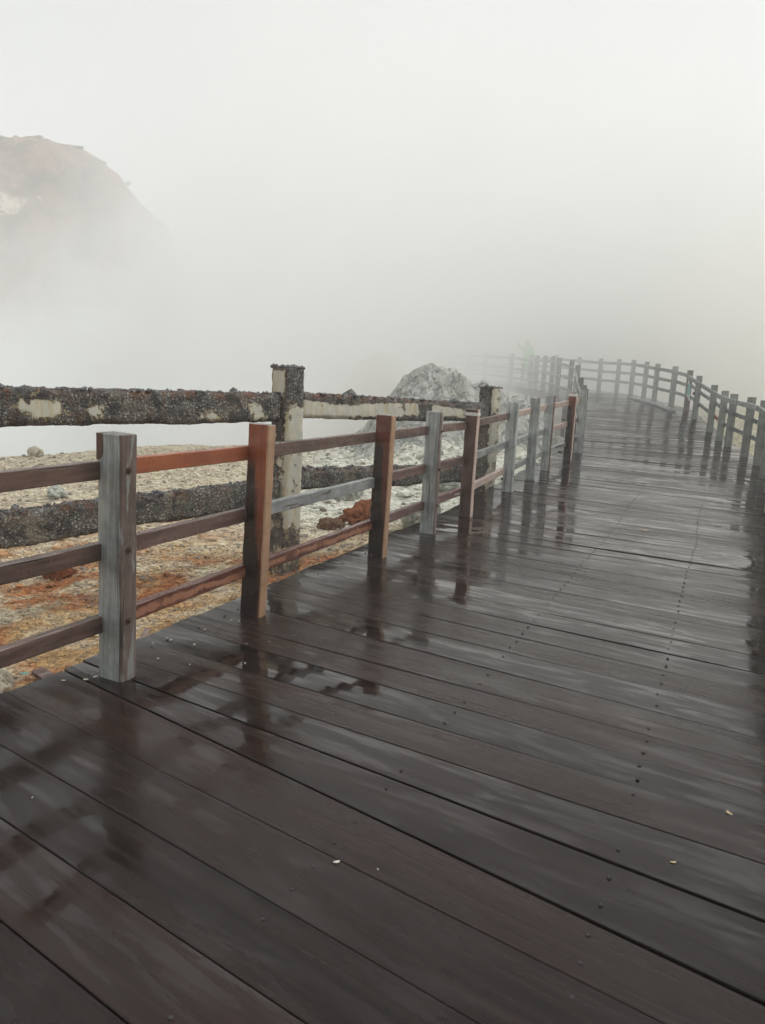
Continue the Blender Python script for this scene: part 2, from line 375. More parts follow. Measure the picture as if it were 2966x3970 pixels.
for i in range(len(bounds) - 1):
    a0, a1 = bounds[i]; b0, b1 = bounds[i + 1]
    gap = (.012 if i == len(pre) else random.uniform(.0009, .0024)); jl = random.uniform(-.012, .012); jr = random.uniform(-.03, .03)
    if random.random() < .10: jl += .10
    th = .034; zj = random.uniform(-.0015, .0015); roll = R(random.uniform(-.16, .16) if a0[1] + a1[1] < 10 else random.uniform(-.75, .75)); pit = R(random.uniform(-.06, .06))
    u0 = random.uniform(0, 200); v0 = random.uniform(0, 40); c = (random.random(), random.random(), random.random(), 1)
    if random.random() < .3: c = (min(1, c[0] + .5), c[1], c[2], 1)
    ndir = ((b0 + b1) - (a0 + a1)) / 2; wd = np.linalg.norm(ndir); ndir /= wd
    ld = (a1 - a0) / np.linalg.norm(a1 - a0)
    A0, A1 = a0 + ndir * gap - ld * jl, a1 + ndir * gap + ld * jr
    B0, B1 = b0 - ndir * gap - ld * jl, b1 - ndir * gap + ld * jr
    deck_rows.append((A0, A1, B0, B1))
    base = len(V); length = np.linalg.norm(A1 - A0)
    ph = random.uniform(0, 9)
    prof = [(0, -th), (0, -.002), (.0025 / wd, 0), (.33, 0), (.67, 0), (1 - .0025 / wd, 0), (1, -.002), (1, -th)]
    for k in range(NSEG + 1):
        t = k / NSEG
        pa, pb = A0 + (A1 - A0) * t, B0 + (B1 - B0) * t
        wob = .0016 * math.sin(ph + t * 7)
        cup = .0018 * math.sin(ph * 3 + t * 3)
        for s, dz in prof:
            p = pa + (pb - pa) * s
            zz = deck_z(p[1]) + zj + wob * (s - .5) * 2 + (s - .5) * wd * math.tan(roll) + (t - .5) * length * math.tan(pit) + cup * (1 - (2 * s - 1) ** 2) + dz
            V.append((p[0], p[1], zz))
            UV.append((u0 + t * length, v0 + s * wd + (dz if dz < -.01 else 0)))
    n = len(prof)
    for k in range(NSEG):
        for j in range(n - 1):
            p = base + k * n + j; F.append((p, p + n, p + n + 1, p + 1)); CO.append(c)
    F.append(tuple(base + j for j in range(n))); CO.append(c)
    F.append(tuple(base + NSEG * n + j for j in reversed(range(n)))); CO.append(c)
me = mesh_from('boardwalk', V, F, [M_DECK])
uvl = me.uv_layers.new(name='grain'); li = np.zeros(len(me.loops), np.int32); me.loops.foreach_get('vertex_index', li)
uvl.data.foreach_set('uv', np.array(UV, np.float32)[li].ravel())
at = me.attributes.new('plank', 'FLOAT_COLOR', 'FACE'); at.data.foreach_set('color', np.array(CO, np.float32).ravel())
DECK = tag(link('boardwalk', me), 'wet dark brown plank boardwalk curving uphill into the steam', 'boardwalk', kind='structure')
# bearers under the deck edges
def bar(name, pts, w, h, mat, parent, zoff):
    v, f = [], []; P = np.array(pts); _, t = offset_poly(P[:, :2], 0)
    for (x, y, z), d in zip(P, t):
        nrm = np.array([-d[1], d[0]])
        for s, dz in ((-1, 0), (1, 0), (1, -h), (-1, -h)):
            v.append((x + nrm[0] * s * w / 2, y + nrm[1] * s * w / 2, z + zoff + dz))
    for k in range(len(P) - 1):
        for j in range(4):
            a = k * 4 + j; b = k * 4 + (j + 1) % 4; f.append((a, b, b + 4, a + 4))
    f += [(3, 2, 1, 0), tuple(len(v) - 4 + j for j in range(4))]
    return link(name, mesh_from(name, v, f, [mat]), parent)
for P, d in ((LP, .19), (RP, -.16), (LP, -1.35), (RP, .78)):
    q, _ = offset_poly(P, d); bar('bearer', [(x, y, deck_z(y)) for x, y in q], .12, .2, W['r_brown'], DECK, -.042)
q1, _ = offset_poly(LP, .19)
for x, y in list(q1[3:26]):
    bm = bmesh.new(); bmesh.ops.create_cube(bm, size=1, matrix=Matrix.Translation((x, y, deck_z(y) - .243 - .6)) @ Matrix.Diagonal((.11, .11, 1.2, 1)))
    link('stilt', bm_mesh('stilt', bm, [W['brown']]), DECK)
q1, _ = offset_poly(RP, -.16)
for x, y in list(q1[8:24]):
    bm = bmesh.new(); bmesh.ops.create_cube(bm, size=1, matrix=Matrix.Translation((x, y, deck_z(y) - .243 - .6)) @ Matrix.Diagonal((.11, .11, 1.2, 1)))
    link('stilt', bm_mesh('stilt', bm, [W['brown']]), DECK)
# raised edge board on the far right bend
bar('edge_board', [(8.30, 22.05, deck_z(22.05)), (8.22, 23.15, deck_z(23.15)), (8.02, 24.2, deck_z(24.2)), (7.98, 24.95, deck_z(24.95))], .26, .05, W['r_dim'], DECK, .06)
# nail heads: two per plank on three joists
bm = bmesh.new(); bmesh.ops.create_cone(bm, cap_ends=True, segments=10, radius1=.0080, radius2=.006, depth=.005)
nail_me = bm_mesh('nail', bm, [M_NAIL])
cand = []
for off, P in ((-1.50, LP), (-.03, None), (.20, LP), (-2.32, LP)):
    J = offset_poly(LP, off if P is not None else -.9)[0]
    if P is None: continue
    for A0, A1, B0, B1 in deck_rows:
        for s in (.26, .74):
            if random.random() < .14: continue
            a = A0 + (B0 - A0) * s; b = A1 + (B1 - A1) * s; d = b - a
            t = line_hit(a, d, J)
            if t is None or not .02 < t < .98: continue
            p = a + d * t + np.array([random.uniform(-.006, .006), random.uniform(-.006, .006)])
            cand.append((float(np.hypot(*p)) if p[1] > .9 else 99, p))
cand.sort(key=lambda c: c[0])
for k, (dist, p) in enumerate(cand[:100]):
    o = link('nail', nail_me, DECK, (p[0], p[1], deck_z(p[1]) + .0025)); o.rotation_euler = (random.uniform(-.15, .15), random.uniform(-.15, .15), random.uniform(0, 6))
bm = bmesh.new()
for dist, p in cand[100:]:
    if p[1] > 11 or dist > 90: continue
    bmesh.ops.create_cone(bm, cap_ends=True, segments=8, radius1=.0065, radius2=.005, depth=.004, matrix=Matrix.Translation((p[0], p[1], deck_z(p[1]) + .003)))
o = link('distant_nail', bm_mesh('distant_nail', bm, [M_NAIL]), DECK); o['kind'] = 'stuff'

# ------------------------------------------------------------------ wooden railings
def post_mesh(w, t, h, mats, seed, notch=False):
    """local frame: +x towards the deck, -y towards the camera end, z up. slots: 0 faces, 1 deck side, 2 top"""
    r = random.Random(seed); n = 14; bv = .008
    ring = [(-w / 2, -t / 2 + bv), (-w / 2 + bv, -t / 2), (w / 2 - bv, -t / 2), (w / 2, -t / 2 + bv), (w / 2, t / 2 - bv), (w / 2 - bv, t / 2), (-w / 2 + bv, t / 2), (-w / 2, t / 2 - bv)]
    v, f, mi = [], [], []
    for k in range(n + 1):
        z = -.02 + (h + .02 - .004) * k / n
        for x, y in ring:
            v.append((x + r.uniform(-.002, .002), y + r.uniform(-.002, .002), z))
    for x, y in ring: v.append((x * .95, y * .93, h + r.uniform(-.002, .002)))
    for k in range(n + 1):
        for j in range(8):
            a, b = k * 8 + j, k * 8 + (j + 1) % 8
            f.append((a, b, b + 8, a + 8)); mi.append(1 if j in (2, 3) else 0)
    f.append(tuple((n + 1) * 8 + j for j in range(8))); mi.append(2)
    f.append(tuple(reversed(range(8)))); mi.append(0)
    return mesh_from('post', v, f, mats, False, mi)
def rail_mesh(L, th, hh, mat, seed):
    r = random.Random(seed); n = max(4, int(L / .12)); bv = .004
    ring = [(-th / 2, -hh / 2 + bv), (-th / 2 + bv, -hh / 2), (th / 2 - bv, -hh / 2), (th / 2, -hh / 2 + bv), (th / 2, hh / 2 - bv), (th / 2 - bv, hh / 2), (-th / 2 + bv, hh / 2), (-th / 2, hh / 2 - bv)]
    v, f = [], []
    for k in range(n + 1):
        x = -L / 2 + L * k / n; sag = r.uniform(-.0012, .0012)
        for y, z in ring: v.append((x, y + r.uniform(-.001, .001), z + sag + r.uniform(-.001, .001)))
    for k in range(n):
        for j in range(8):
            a, b = k * 8 + j, k * 8 + (j + 1) % 8; f.append((b, a, a + 8, b + 8))
    f.append(tuple(range(8))); f.append(tuple(n * 8 + j for j in reversed(range(8))))
    return mesh_from('rail', v, f, [mat])
bm = bmesh.new()
bmesh.ops.create_cone(bm, cap_ends=True, segments=12, radius1=.016, radius2=.016, depth=.004, matrix=Matrix.Translation((0, 0, .002)))
bmesh.ops.create_cone(bm, cap_ends=True, segments=6, radius1=.010, radius2=.009, depth=.012, matrix=Matrix.Translation((0, 0, .008)))
bolt_me = bm_mesh('bolt', bm, [M_RUSTIRON])

def build_railing(root, P, T, side, pmats, rmats, widths, hz, over, skip=(), heights=None, outer=True, plabels={}, rlabels={}):
    """side=+1: deck lies to the right of the line"""
    PH = 1.185
    for i, ((x, y), t) in enumerate(zip(P, T)):
        if i in skip: continue
        ang = math.atan2(t[1], t[0]) - math.pi / 2
        w, th = widths(i); m = pmats(i)
        ac = np.array([t[1], -t[0]]) * side                       # towards the deck
        c = np.array([x, y]) - ac * w / 2 + t * th / 2
        me = post_mesh(w, th, PH * (heights(i) if heights else 1), [W[k] for k in m], i * 7 + (1 if side > 0 else 500))
        o = link('post', me, root, (c[0], c[1], deck_z(y)))
        o.rotation_euler = (R(random.uniform(-.5, .5)), R(random.uniform(-.5, .5)), ang + (math.pi if side < 0 else 0) + R(random.uniform(-1.5, 1.5)))
        if i in plabels: o['label'] = plabels[i]
        yield i, o, c, ang, w, th
def run_rails(root, P, T, side, rmats, hz, offs, ext, rlabels={}, skip=()):
    for i in range(len(P) - 1):
        a, b = np.array(P[i]), np.array(P[i + 1])
        d = b - a; L = np.linalg.norm(d); d /= L; ac = np.array([d[1], -d[0]]) * side
        for lv, (z0, z1) in enumerate(hz):
            if (i, lv) in skip: continue
            off = offs[lv]; aa, bb = a - ac * off + d * .05, b - ac * off + d * .05
            za = deck_z(a[1]) + (z0 + z1) / 2 + random.uniform(-.006, .006); zb = deck_z(b[1]) + (z0 + z1) / 2 + random.uniform(-.006, .006)
            m = (aa + bb) / 2; LL = math.hypot(L + ext, zb - za)
            o = link('rail', rail_mesh(LL, .05, z1 - z0, W[rmats(i, lv)], i * 31 + lv), root, (m[0], m[1], (za + zb) / 2))
            o.rotation_euler = (0, -math.atan2(zb - za, L), math.atan2(d[1], d[0]))
            if (i, lv) in rlabels: o['label'] = rlabels[(i, lv)]

LEFT = thing('wooden_railing', 'three-rail wooden railing along the left edge of the wet boardwalk, mixed orange and grey posts', 'railing', (-1.24, 3.4, 0))
Linv = Vector(LEFT.location)
lp_m = {2: ('grey', 'brown', 'cap'), 3: ('grey', 'grey_brown', 'cap'), 4: ('orange', 'tan', 'cap'), 5: ('orange_dark', 'tan', 'cap'), 6: ('grey', 'grey_brown', 'cap'), 7: ('brown', 'pale', 'cap'), 8: ('grey', 'grey', 'cap'), 9: ('grey', 'grey', 'cap'), 10: ('grey', 'notch', 'cap'), 11: ('orange_dark', 'pale', 'cap'), 12: ('grey', 'grey', 'cap')}
lp_w = {3: (.146, .108), 4: (.148, .080), 5: (.147, .085), 6: (.15, .085), 7: (.14, .085), 8: (.14, .08), 9: (.135, .07), 10: (.14, .085), 11: (.14, .08), 12: (.14, .07)}
lr_m = {(1, 0): 'r_brown', (2, 0): 'r_brown', (2, 1): 'r_brown', (2, 2): 'r_brown', (3, 2): 'r_orange', (3, 1): 'r_purple', (3, 0): 'r_russet', (4, 2): 'r_purple', (4, 1): 'r_grey', (4, 0): 'r_russet', (5, 2): 'r_purple', (5, 1): 'r_purple', (5, 0): 'r_chip', (6, 2): 'r_purple', (6, 1): 'r_purple', (6, 0): 'r_chip', (7, 2): 'r_purple', (7, 1): 'r_grey', (7, 0): 'r_tan', (8, 2): 'r_tan', (8, 1): 'r_grey', (8, 0): 'r_grey', (9, 2): 'r_tan', (9, 1): 'r_grey', (9, 0): 'r_grey', (10, 2): 'r_tan', (10, 1): 'r_tan', (10, 0): 'r_grey', (11, 2): 'r_tan'}
LHZ = [(.235, .315), (.59, .672), (.967, 1.05)]
lab = {3: 'grey weathered post with three rusty bolts in its brown side', 4: 'bright orange-brown post with a black wet streak', 5: 'dark russet post with a tan side face', 7: 'dark brown post with a pale side and white band', 11: 'reddish brown post with a pale side'}
rlab = {(3, 2): 'fresh orange rail', (4, 1): 'grey rail with flaking paint', (3, 0): 'wet dark rail with a dry reddish patch', (4, 0): 'wet dark rail with a dry reddish patch'}
for i, o, c, ang, w, th in build_railing(LEFT, LPa, Lt, 1, lambda i: lp_m.get(i, ('grey_dim', 'grey_dim', 'cap')), None, lambda i: lp_w.get(i, (.14, .09)), LHZ, 0, plabels=lab):
    o.location = Vector(o.location) - Linv
    if i in (3, 4, 5): o.rotation_euler = (Matrix.Rotation(R({3: 1.0, 4: 1.9, 5: 1.2}[i]), 3, 'Y') @ Matrix.Rotation(ang, 3, 'Z')).to_euler()
    if i in (2, 3, 6):
        for z in ((.30, .645, 1.02) if i == 3 else (.28, .63, 1.0)):
            b = link('bolt', bolt_me, o, (w / 2, -.005 if i == 3 else 0, z)); b.rotation_euler = (0, R(90), 0)
    if i in (7, 11):      # pale band left round the top
        bm = bmesh.new(); bmesh.ops.create_cube(bm, size=1, matrix=Matrix.Translation((0, 0, 1.135 if i == 7 else 1.15)) @ Matrix.Diagonal((w + .004, th + .004, .035 if i == 7 else .05, 1)))
        link('paint_band', bm_mesh('paint_band', bm, [M_WHITE]), o)
    if i == 3:            # raw split corner at the top of the nearest post
        bm = bmesh.new()
        vs = [bm.verts.new(p) for p in ((-w / 2 + .0005, -th / 2 - .003, 1.184), (-w / 2 + .036, -th / 2 - .003, 1.183), (-w / 2 + .038, -th / 2 - .003, 1.12), (-w / 2 + .034, -th / 2 - .003, 1.085), (-w / 2 + .016, -th / 2 - .003, 1.064), (-w / 2 + .0005, -th / 2 - .003, 1.06))]
        ws = [bm.verts.new(v.co + Vector((0, .008, 0))) for v in vs]
        bm.faces.new(vs); bm.faces.new(list(reversed(ws)))
        for k in range(6): bm.faces.new((vs[k], ws[k], ws[(k + 1) % 6], vs[(k + 1) % 6]))
        bmesh.ops.recalc_face_normals(bm, faces=bm.faces)
        link('split_corner', bm_mesh('split_corner', bm, [W['notch']]), o)
before = set(bpy.data.objects)
run_rails(LEFT, LPa, Lt, 1, lambda i, l: lr_m.get((i, l), 'r_dim' if i > 11 else 'r_brown'), LHZ, (.135, .135, .135), .02, rlab)
for o in set(bpy.data.objects) - before: o.location = Vector(o.location) - Linv

RIGHT = thing('wooden_railing', 'grey-green three-rail wooden railing along the right edge of the boardwalk, curving left into steam', 'railing', (7.17, 15.12, 0))
Rinv = Vector(RIGHT.location)
rlabs = {17: 'dark post streaked with white and turquoise paint'}
for i, o, c, ang, w, th in build_railing(RIGHT, RPa, Rt, -1, lambda i: ('grey_dim', 'grey_dim', 'cap') if i != 17 else ('brown', 'brown', 'cap'), None, lambda i: (.15, .10) if 8 < i < 19 else (.13, .10), None, 0, plabels=rlabs):
    o.location = Vector(o.location) - Rinv
    if i == 17:           # broken white and turquoise paint on the deck side faces
        for m, pts, nm in ((M_TURQ, [(-.055, .50), (.02, .47), (.058, .55), (.05, .72), (.02, .80), (-.03, .78), (-.052, .66)], 'turquoise_patch'), (M_WHITE, [(.005, .80), (.045, .78), (.052, .93), (.035, .90), (.028, .85), (.012, .88)], 'white_streak'), (M_WHITE, [(-.06, .30), (-.01, .33), (.02, .42), (.05, .44), (.058, .54), (.02, .46), (-.055, .49)], 'white_streak')):
            bm = bmesh.new(); fr = [bm.verts.new((x, th / 2 + .003, z)) for x, z in pts]; bk = [bm.verts.new((x, th / 2 - .004, z)) for x, z in pts]
            bm.faces.new(fr); bm.faces.new(list(reversed(bk)))
            for k in range(len(pts)): bm.faces.new((fr[k], bk[k], bk[(k + 1) % len(pts)], fr[(k + 1) % len(pts)]))
            bmesh.ops.recalc_face_normals(bm, faces=bm.faces); link(nm, bm_mesh(nm, bm, [m]), o)
    if i == 16:
        bm = bmesh.new(); bmesh.ops.create_cube(bm, size=1, matrix=Matrix.Translation((0, 0, 0)) @ Matrix.Diagonal((.05, .07, .09, 1))); bmesh.ops.create_cone(bm, cap_ends=True, segments=8, radius1=.008, radius2=.008, depth=.12, matrix=Matrix.Translation((0, -.06, 0)) @ Matrix.Rotation(R(90), 4, 'X'))
        link('bracket', bm_mesh('bracket', bm, [M_RUSTIRON]), o, (w / 2 + .02, 0, .70))
before = set(bpy.data.objects)
run_rails(RIGHT, RPa, Rt, -1, lambda i, l: 'r_dim' if not (i == 14 and l == 0) else 'r_orange', [(.36, .45), (.68, .77), (.985, 1.085)], (.165, .165, -.022), .03, {(14, 0): 'orange-brown rail'})
for o in set(bpy.data.objects) - before: o.location = Vector(o.location) - Rinv

# ------------------------------------------------------------------ terrain
xl = np.interp
def left_dist(x, y): return np.interp(y, LPa[:, 1], LPa[:, 0]) - x
def right_dist(x, y): return x - np.interp(y, RPa[:, 1], RPa[:, 0])
MX = [-3, -1.4, -.8, .06, .35, .72, 1.05, 1.43, 1.67, 1.76, 2.07, 2.24, 2.54, 2.95, 3.2, 4.0, 6]
MZ = [-.6, -.45, -.1, .95, 1.36, 1.62, 1.64, 1.66, 1.45, 1.28, 1.42, 1.38, 1.22, 1.0, .75, .1, -.3]
def ground_h(x, y):
    x = np.asarray(x, float); y = np.asarray(y, float)
    d = left_dist(x, y)
    base = -.32 - .22 * sstep(.2, 2.2, d) - .075 * np.clip(-x - 3, 0, 12) + .03 * np.clip(y - 8, 0, 10) * sstep(2, -6, x)
    base = base + .10 * fbm(x * .45, y * .45, o=3, s=3) + .035 * fbm(x * 1.9, y * 1.9, o=3, s=9)
    # pool basin beyond the crest of the bank
    crest = 17.3 + .9 * fbm(x * .5, y * 0, o=3, s=21)
    drop = sstep(0, 5, y - crest) * sstep(.5, -1.5, x + .0 * y)
    base = base - 2.4 * drop
    # apron of pale rock rising to the mound
    ap = np.exp(-((x - 1.6) / 2.5) ** 2) * sstep(9.3, 15.5, y) * sstep(24, 17, y)
    base = base + .8 * ap + .30 * ap * (fbm(x * 1.4, y * 1.4, o=6, s=33, ridge=True) - .1)
    # sulphur bank right of the boardwalk
    r = right_dist(x, y)
    bank = sstep(.4, 4.2, r) * sstep(12, 21, y) * sstep(40, 26, y)
    base = base + 1.35 * bank + .12 * bank * fbm(x * .9, y * .9, o=4, s=41)
    far = sstep(38, 70, np.hypot(x, y))
    base = base * (1 - far) + far * (-2.6 + .6 * fbm(x * .05, y * .05, o=3, s=5))
    under = (d < .25) & (r < .25)
    return np.where(under, np.minimum(base, -.3 + 0 * base), base)
def axis(lo, hi, fine_lo, fine_hi, step):
    a = list(np.arange(fine_lo, fine_hi, step)); s = step; p = fine_lo
    while p > lo: s *= 1.13; p -= s; a.insert(0, max(p, lo))
    s = step; p = a[-1]
    while p < hi: s *= 1.13; p += s; a.append(min(p, hi))
    return np.array(a)
gx = axis(-104, 104, -9, 4, .065); gy = axis(-20, 124, 2.5, 19, .065)
GX, GY = np.meshgrid(gx, gy, indexing='ij'); GZ = ground_h(GX, GY)
me = tri_mesh('ground', np.stack([GX.ravel(), GY.ravel(), GZ.ravel()], 1), grid_faces(len(gx), len(gy)), [M_GROUND], True)
tag(link('ground', me), 'pale gravel and ochre crater ground below the boardwalk', 'ground', kind='structure')
# pool
q = NT('milky_pool_water'); n = q.noise(q.geo(), 2.5, 4, .6)
M_WATER = q.fin((.78, .82, .79), .2, q.bump(n, .15, .05), **{'Specular IOR Level': .5})
me = mesh_from('water', [(-95, 17.5, -2.05), (-.5, 17.5, -2.05), (-.5, 62, -2.05), (-95, 62, -2.05)], [(0, 1, 2, 3)], [M_WATER])
tag(link('water', me), 'milky steaming crater pool behind the gravel bank', 'water', kind='structure')

# loose gravel
ico = bmesh.new(); bmesh.ops.create_icosphere(ico, subdivisions=1, radius=1); IV = np.array([v.co[:] for v in ico.verts]); IF = np.array([[v.index for v in f.verts] for f in ico.faces]); ico.free()
def scatter(n, xr, yr, size, dens=None):
    out = []
    while sum(len(o) for o in out) < n:
        x = rng.uniform(*xr, n); y = rng.uniform(*yr, n)
        k = (left_dist(x, y) > .30) & (y < 17.6 + .5 * np.sin(x * 3))
        if dens is not None: k &= rng.random(n) < dens(x, y)
        out.append(np.stack([x, y], 1)[k])
    P = np.concatenate(out)[:n]; s = size[0] * np.exp(rng.normal(0, size[1], n)); return P, s
sets = [scatter(34000, (-4.8, .8), (2.6, 8.5), (.0066, .5)), scatter(20000, (-9.5, .6), (6.5, 17.6), (.0125, .55), lambda x, y: 1 - .75 * sstep(-2.2, -.2, x) * sstep(9, 11, y)), scatter(1300, (-1.2, 3.0), (9, 15), (.02, .6), lambda x, y: .5 + .5 * vnoise(x * 2, y * 2)), scatter(260, (-9, .6), (3, 17), (.028, .4))]
P = np.concatenate([a for a, b in sets]); S = np.concatenate([b for a, b in sets]); n = len(P)
th = rng.uniform(0, 2 * np.pi, n); sc = np.stack([S * rng.uniform(.8, 1.4, n), S * rng.uniform(.7, 1.1, n), S * rng.uniform(.45, .8, n)], 1)
Vj = IV[None] * (1 + rng.uniform(-.22, .22, (n, len(IV), 1))) * sc[:, None]
tl = rng.uniform(-.4, .4, n)[:, None]
Vz = Vj[..., 2] + Vj[..., 0] * tl
c, s = np.cos(th)[:, None], np.sin(th)[:, None]
X = P[:, :1] + Vj[..., 0] * c - Vj[..., 1] * s; Y = P[:, 1:] + Vj[..., 0] * s + Vj[..., 1] * c
Z = ground_h(P[:, 0], P[:, 1])[:, None] + Vz + sc[:, 2:3] * .35
VV = np.stack([X, Y, Z], 2).reshape(-1, 3); FF = (IF[None] + (np.arange(n) * len(IV))[:, None, None]).reshape(-1, 3)
me = tri_mesh('gravel', VV, FF, [M_PEB])
at = me.attributes.new('tone', 'FLOAT_COLOR', 'POINT'); tone = np.ones((n, len(IV), 4), np.float32); tone[..., 0] = rng.random(n)[:, None]; tone[..., 1] = rng.random(n)[:, None]
at.data.foreach_set('color', tone.ravel())
tag(link('gravel', me), 'loose cream and ochre gravel scattered beside the boardwalk', 'gravel', kind='stuff')

# rock mounds
def mound(name, x0, x1, y0, y1, fn, step, mat, label, cat):
    nx, ny = int((x1 - x0) / step), int((y1 - y0) / step)
    X, Y = np.meshgrid(np.linspace(x0, x1, nx), np.linspace(y0, y1, ny), indexing='ij')
    Z = fn(X, Y)
    cx, cy = (x0 + x1) / 2, (y0 + y1) / 2
    edge = (X == X.min()) | (X == X.max()) | (Y == Y.min()) | (Y == Y.max()); Z = np.where(edge, Z - .6, Z)
    me = tri_mesh(name, np.stack([X.ravel() - cx, Y.ravel() - cy, Z.ravel()], 1), grid_faces(nx, ny), [mat], True)
    return tag(link(name, me, loc=(cx, cy, 0)), label, cat)
def f1(x, y):
    wx = x + .18 * fbm(x * 1.3, y * 1.3, o=3, s=51); prof = np.interp(wx, MX, MZ)
    dy = y - 16.4
    fall = np.where(dy < 0, 1 - sstep(.25, 3.3, -dy + .3 * fbm(x * 1.1, y * 1.1, o=3, s=52)), 1 - sstep(.4, 2.6, dy))
    base = -.75
    r1 = fbm(x * 1.5, y * 1.5, o=6, s=55, ridge=True); r2 = fbm(x * 4.5, y * 4.5, o=4, s=57)
    return base + (prof - base) * fall + (.26 * (r1 - .3) + .09 * r2 + .04 * fbm(x * 13, y * 13, o=2, s=58)) * (.3 + .7 * fall)
mound('rock_outcrop', -2.2, 3.75, 12.2, 19.2, f1, .045, M_MOUND, 'pale grey craggy rock outcrop behind the broken concrete fence', 'rock')
def f2(x, y):
    prof = np.interp(x + .35 * fbm(x * .8, y * .8, o=3, s=63), [-4.8, -2.9, -1.9, -1.3, -.7, -.1, .5, 1.1, 2.2, 3.5], [-2, -.6, .9, 1.75, 2.2, 2.45, 2.2, 1.75, 1.0, -1.0])
    fall = 1 - sstep(.4, 3.4, np.abs(y - 33.5))
    return -2.4 + (prof + 2.4) * fall + .45 * fbm(x * .9, y * .9, o=5, s=61, ridge=True) * fall
mound('rock_outcrop', -5.5, 3.4, 29, 38, f2, .12, M_TAN, 'faint tan rock outcrop half lost in steam behind the grey outcrop', 'rock')
# hill across the pool
def hill_h(x, y):
    HX = [-104, -70, -50, -42, -38, -35, -31.5, -28.2, -26.2, -24.1, -21.9, -20, -15, -8, 2, 20]
    HZ = [12, 17, 20.5, 21.2, 21.6, 22.2, 21.8, 20.4, 18.8, 16.6, 14.6, 11.5, 7.0, 3, -1.5, -3]
    xx = x * 75 / np.maximum(y, 40) * .5 + x * .5
    prof = np.interp(xx + 1.2 * fbm(x * .2, y * .2, o=3, s=71), HX, HZ)
    fy = np.where(y < 75, sstep(54, 75, y + 2 * fbm(x * .15, y * .1, o=3, s=73)), 1 - .5 * sstep(76, 100, y))
    g = fbm(x * .28, y * .12, o=5, s=75, ridge=True)
    return -3 + (prof + 3) * fy + (1.5 * (g - .35) + .8 * fbm(x * .7, y * .7, o=5, s=77, ridge=True) - .3) * fy * (1 - .55 * np.exp(-((y - 75) / 3) ** 2))
q = NT('hill_earth'); pos = q.geo(); a = q.noise(pos, .12, 6, .65, .5); b = q.noise(pos, .6, 6, .7, .4); x, y, z = q.sep(pos)
col = q.mix(q.ramp(b, .35, .65), (.36, .24, .165), (.21, .15, .11)); col = q.mix(q.ramp(a, .5, .62, 0, .7), col, (.12, .11, .075))
# bleached quarry scar part-way up
dx = q.math('DIVIDE', q.math('ADD', x, 34.9), 4.2); dz = q.math('DIVIDE', q.math('SUBTRACT', z, 14.3), 1.5)
rr = q.math('ADD', q.math('ADD', q.math('MULTIPLY', dx, dx), q.math('MULTIPLY', dz, dz)), q.math('MULTIPLY', q.math('SUBTRACT', q.noise(pos, .55, 6, .75), .5), 7.0))
col = q.mix(q.ramp(rr, .3, .7, .95, 0), col, q.mix(q.ramp(b, .4, .6), (.72, .64, .50), (.42, .33, .25)))
M_HILL = q.fin(col, .9, q.bump(b, 1, .6))
hx, hy = np.meshgrid(np.linspace(-103, 20, 320), np.linspace(52, 104, 170), indexing='ij')
me = tri_mesh('hill', np.stack([hx.ravel(), hy.ravel(), hill_h(hx, hy).ravel()], 1), grid_faces(320, 170), [M_HILL], True)
tag(link('hill', me), 'reddish brown crater hill with a bleached scar, fading in steam', 'hill', kind='structure')

# bushes along the ridge
M_BUSH = plain('dark_bush_leaves', (.09, .095, .05), .7, 0, .5, 3)
def bush(x, size, label):
    ys = np.linspace(66, 84, 60); el = (hill_h(np.full(60, x), ys) - 1.5) / ys; y = float(ys[np.argmax(el)]); z = float(hill_h(np.array([x]), np.array([y]))[0])
    V, F = [], []; r = random.Random(int(x * 100))
    blobs = [(r.uniform(-1.0, 1.0), r.uniform(-.8, .8), r.uniform(-.5, .3), r.uniform(.35, .8)) for _ in range(6)]
    for k in range(520):
        bx, by, bz, bs = r.choice(blobs)
        d = Vector((r.gauss(0, 1), r.gauss(0, 1), r.gauss(0, .8))).normalized() * (r.random() ** .4) * bs + Vector((bx, by, bz))
        p = Vector((d.x * size * 1.25, d.y * size, size * .55 + d.z * size * .75)); s = size * r.uniform(.10, .2)
        u = Vector((r.gauss(0, 1), r.gauss(0, 1), r.gauss(0, 1))).normalized(); w = u.orthogonal().normalized(); b0 = len(V)
        V += [p - u * s, p + w * s * .5, p + u * s, p - w * s * .5]; F.append((b0, b0 + 1, b0 + 2, b0 + 3))
    tag(link('bush', mesh_from('bush', V, F, [M_BUSH]), loc=(x, y, z - size * .75)), label, 'bush', 'bushes along the hill ridge')
for x, s, l in ((-35.6, .42, 'largest dark bush on the very top of the foggy hill'), (-33.4, .36, 'low dark bush just right of the largest bush on the hilltop'), (-31.9, .3, 'small bush on the hilltop between two low bushes and the lone one'), (-29.8, .42, 'lone round bush where the hill ridge begins to drop'), (-27.4, .28, 'small bush partway down the ridge line of the hill'), (-25.6, .34, 'lowest bush on the steep right edge of the hill')): bush(x, s, l)

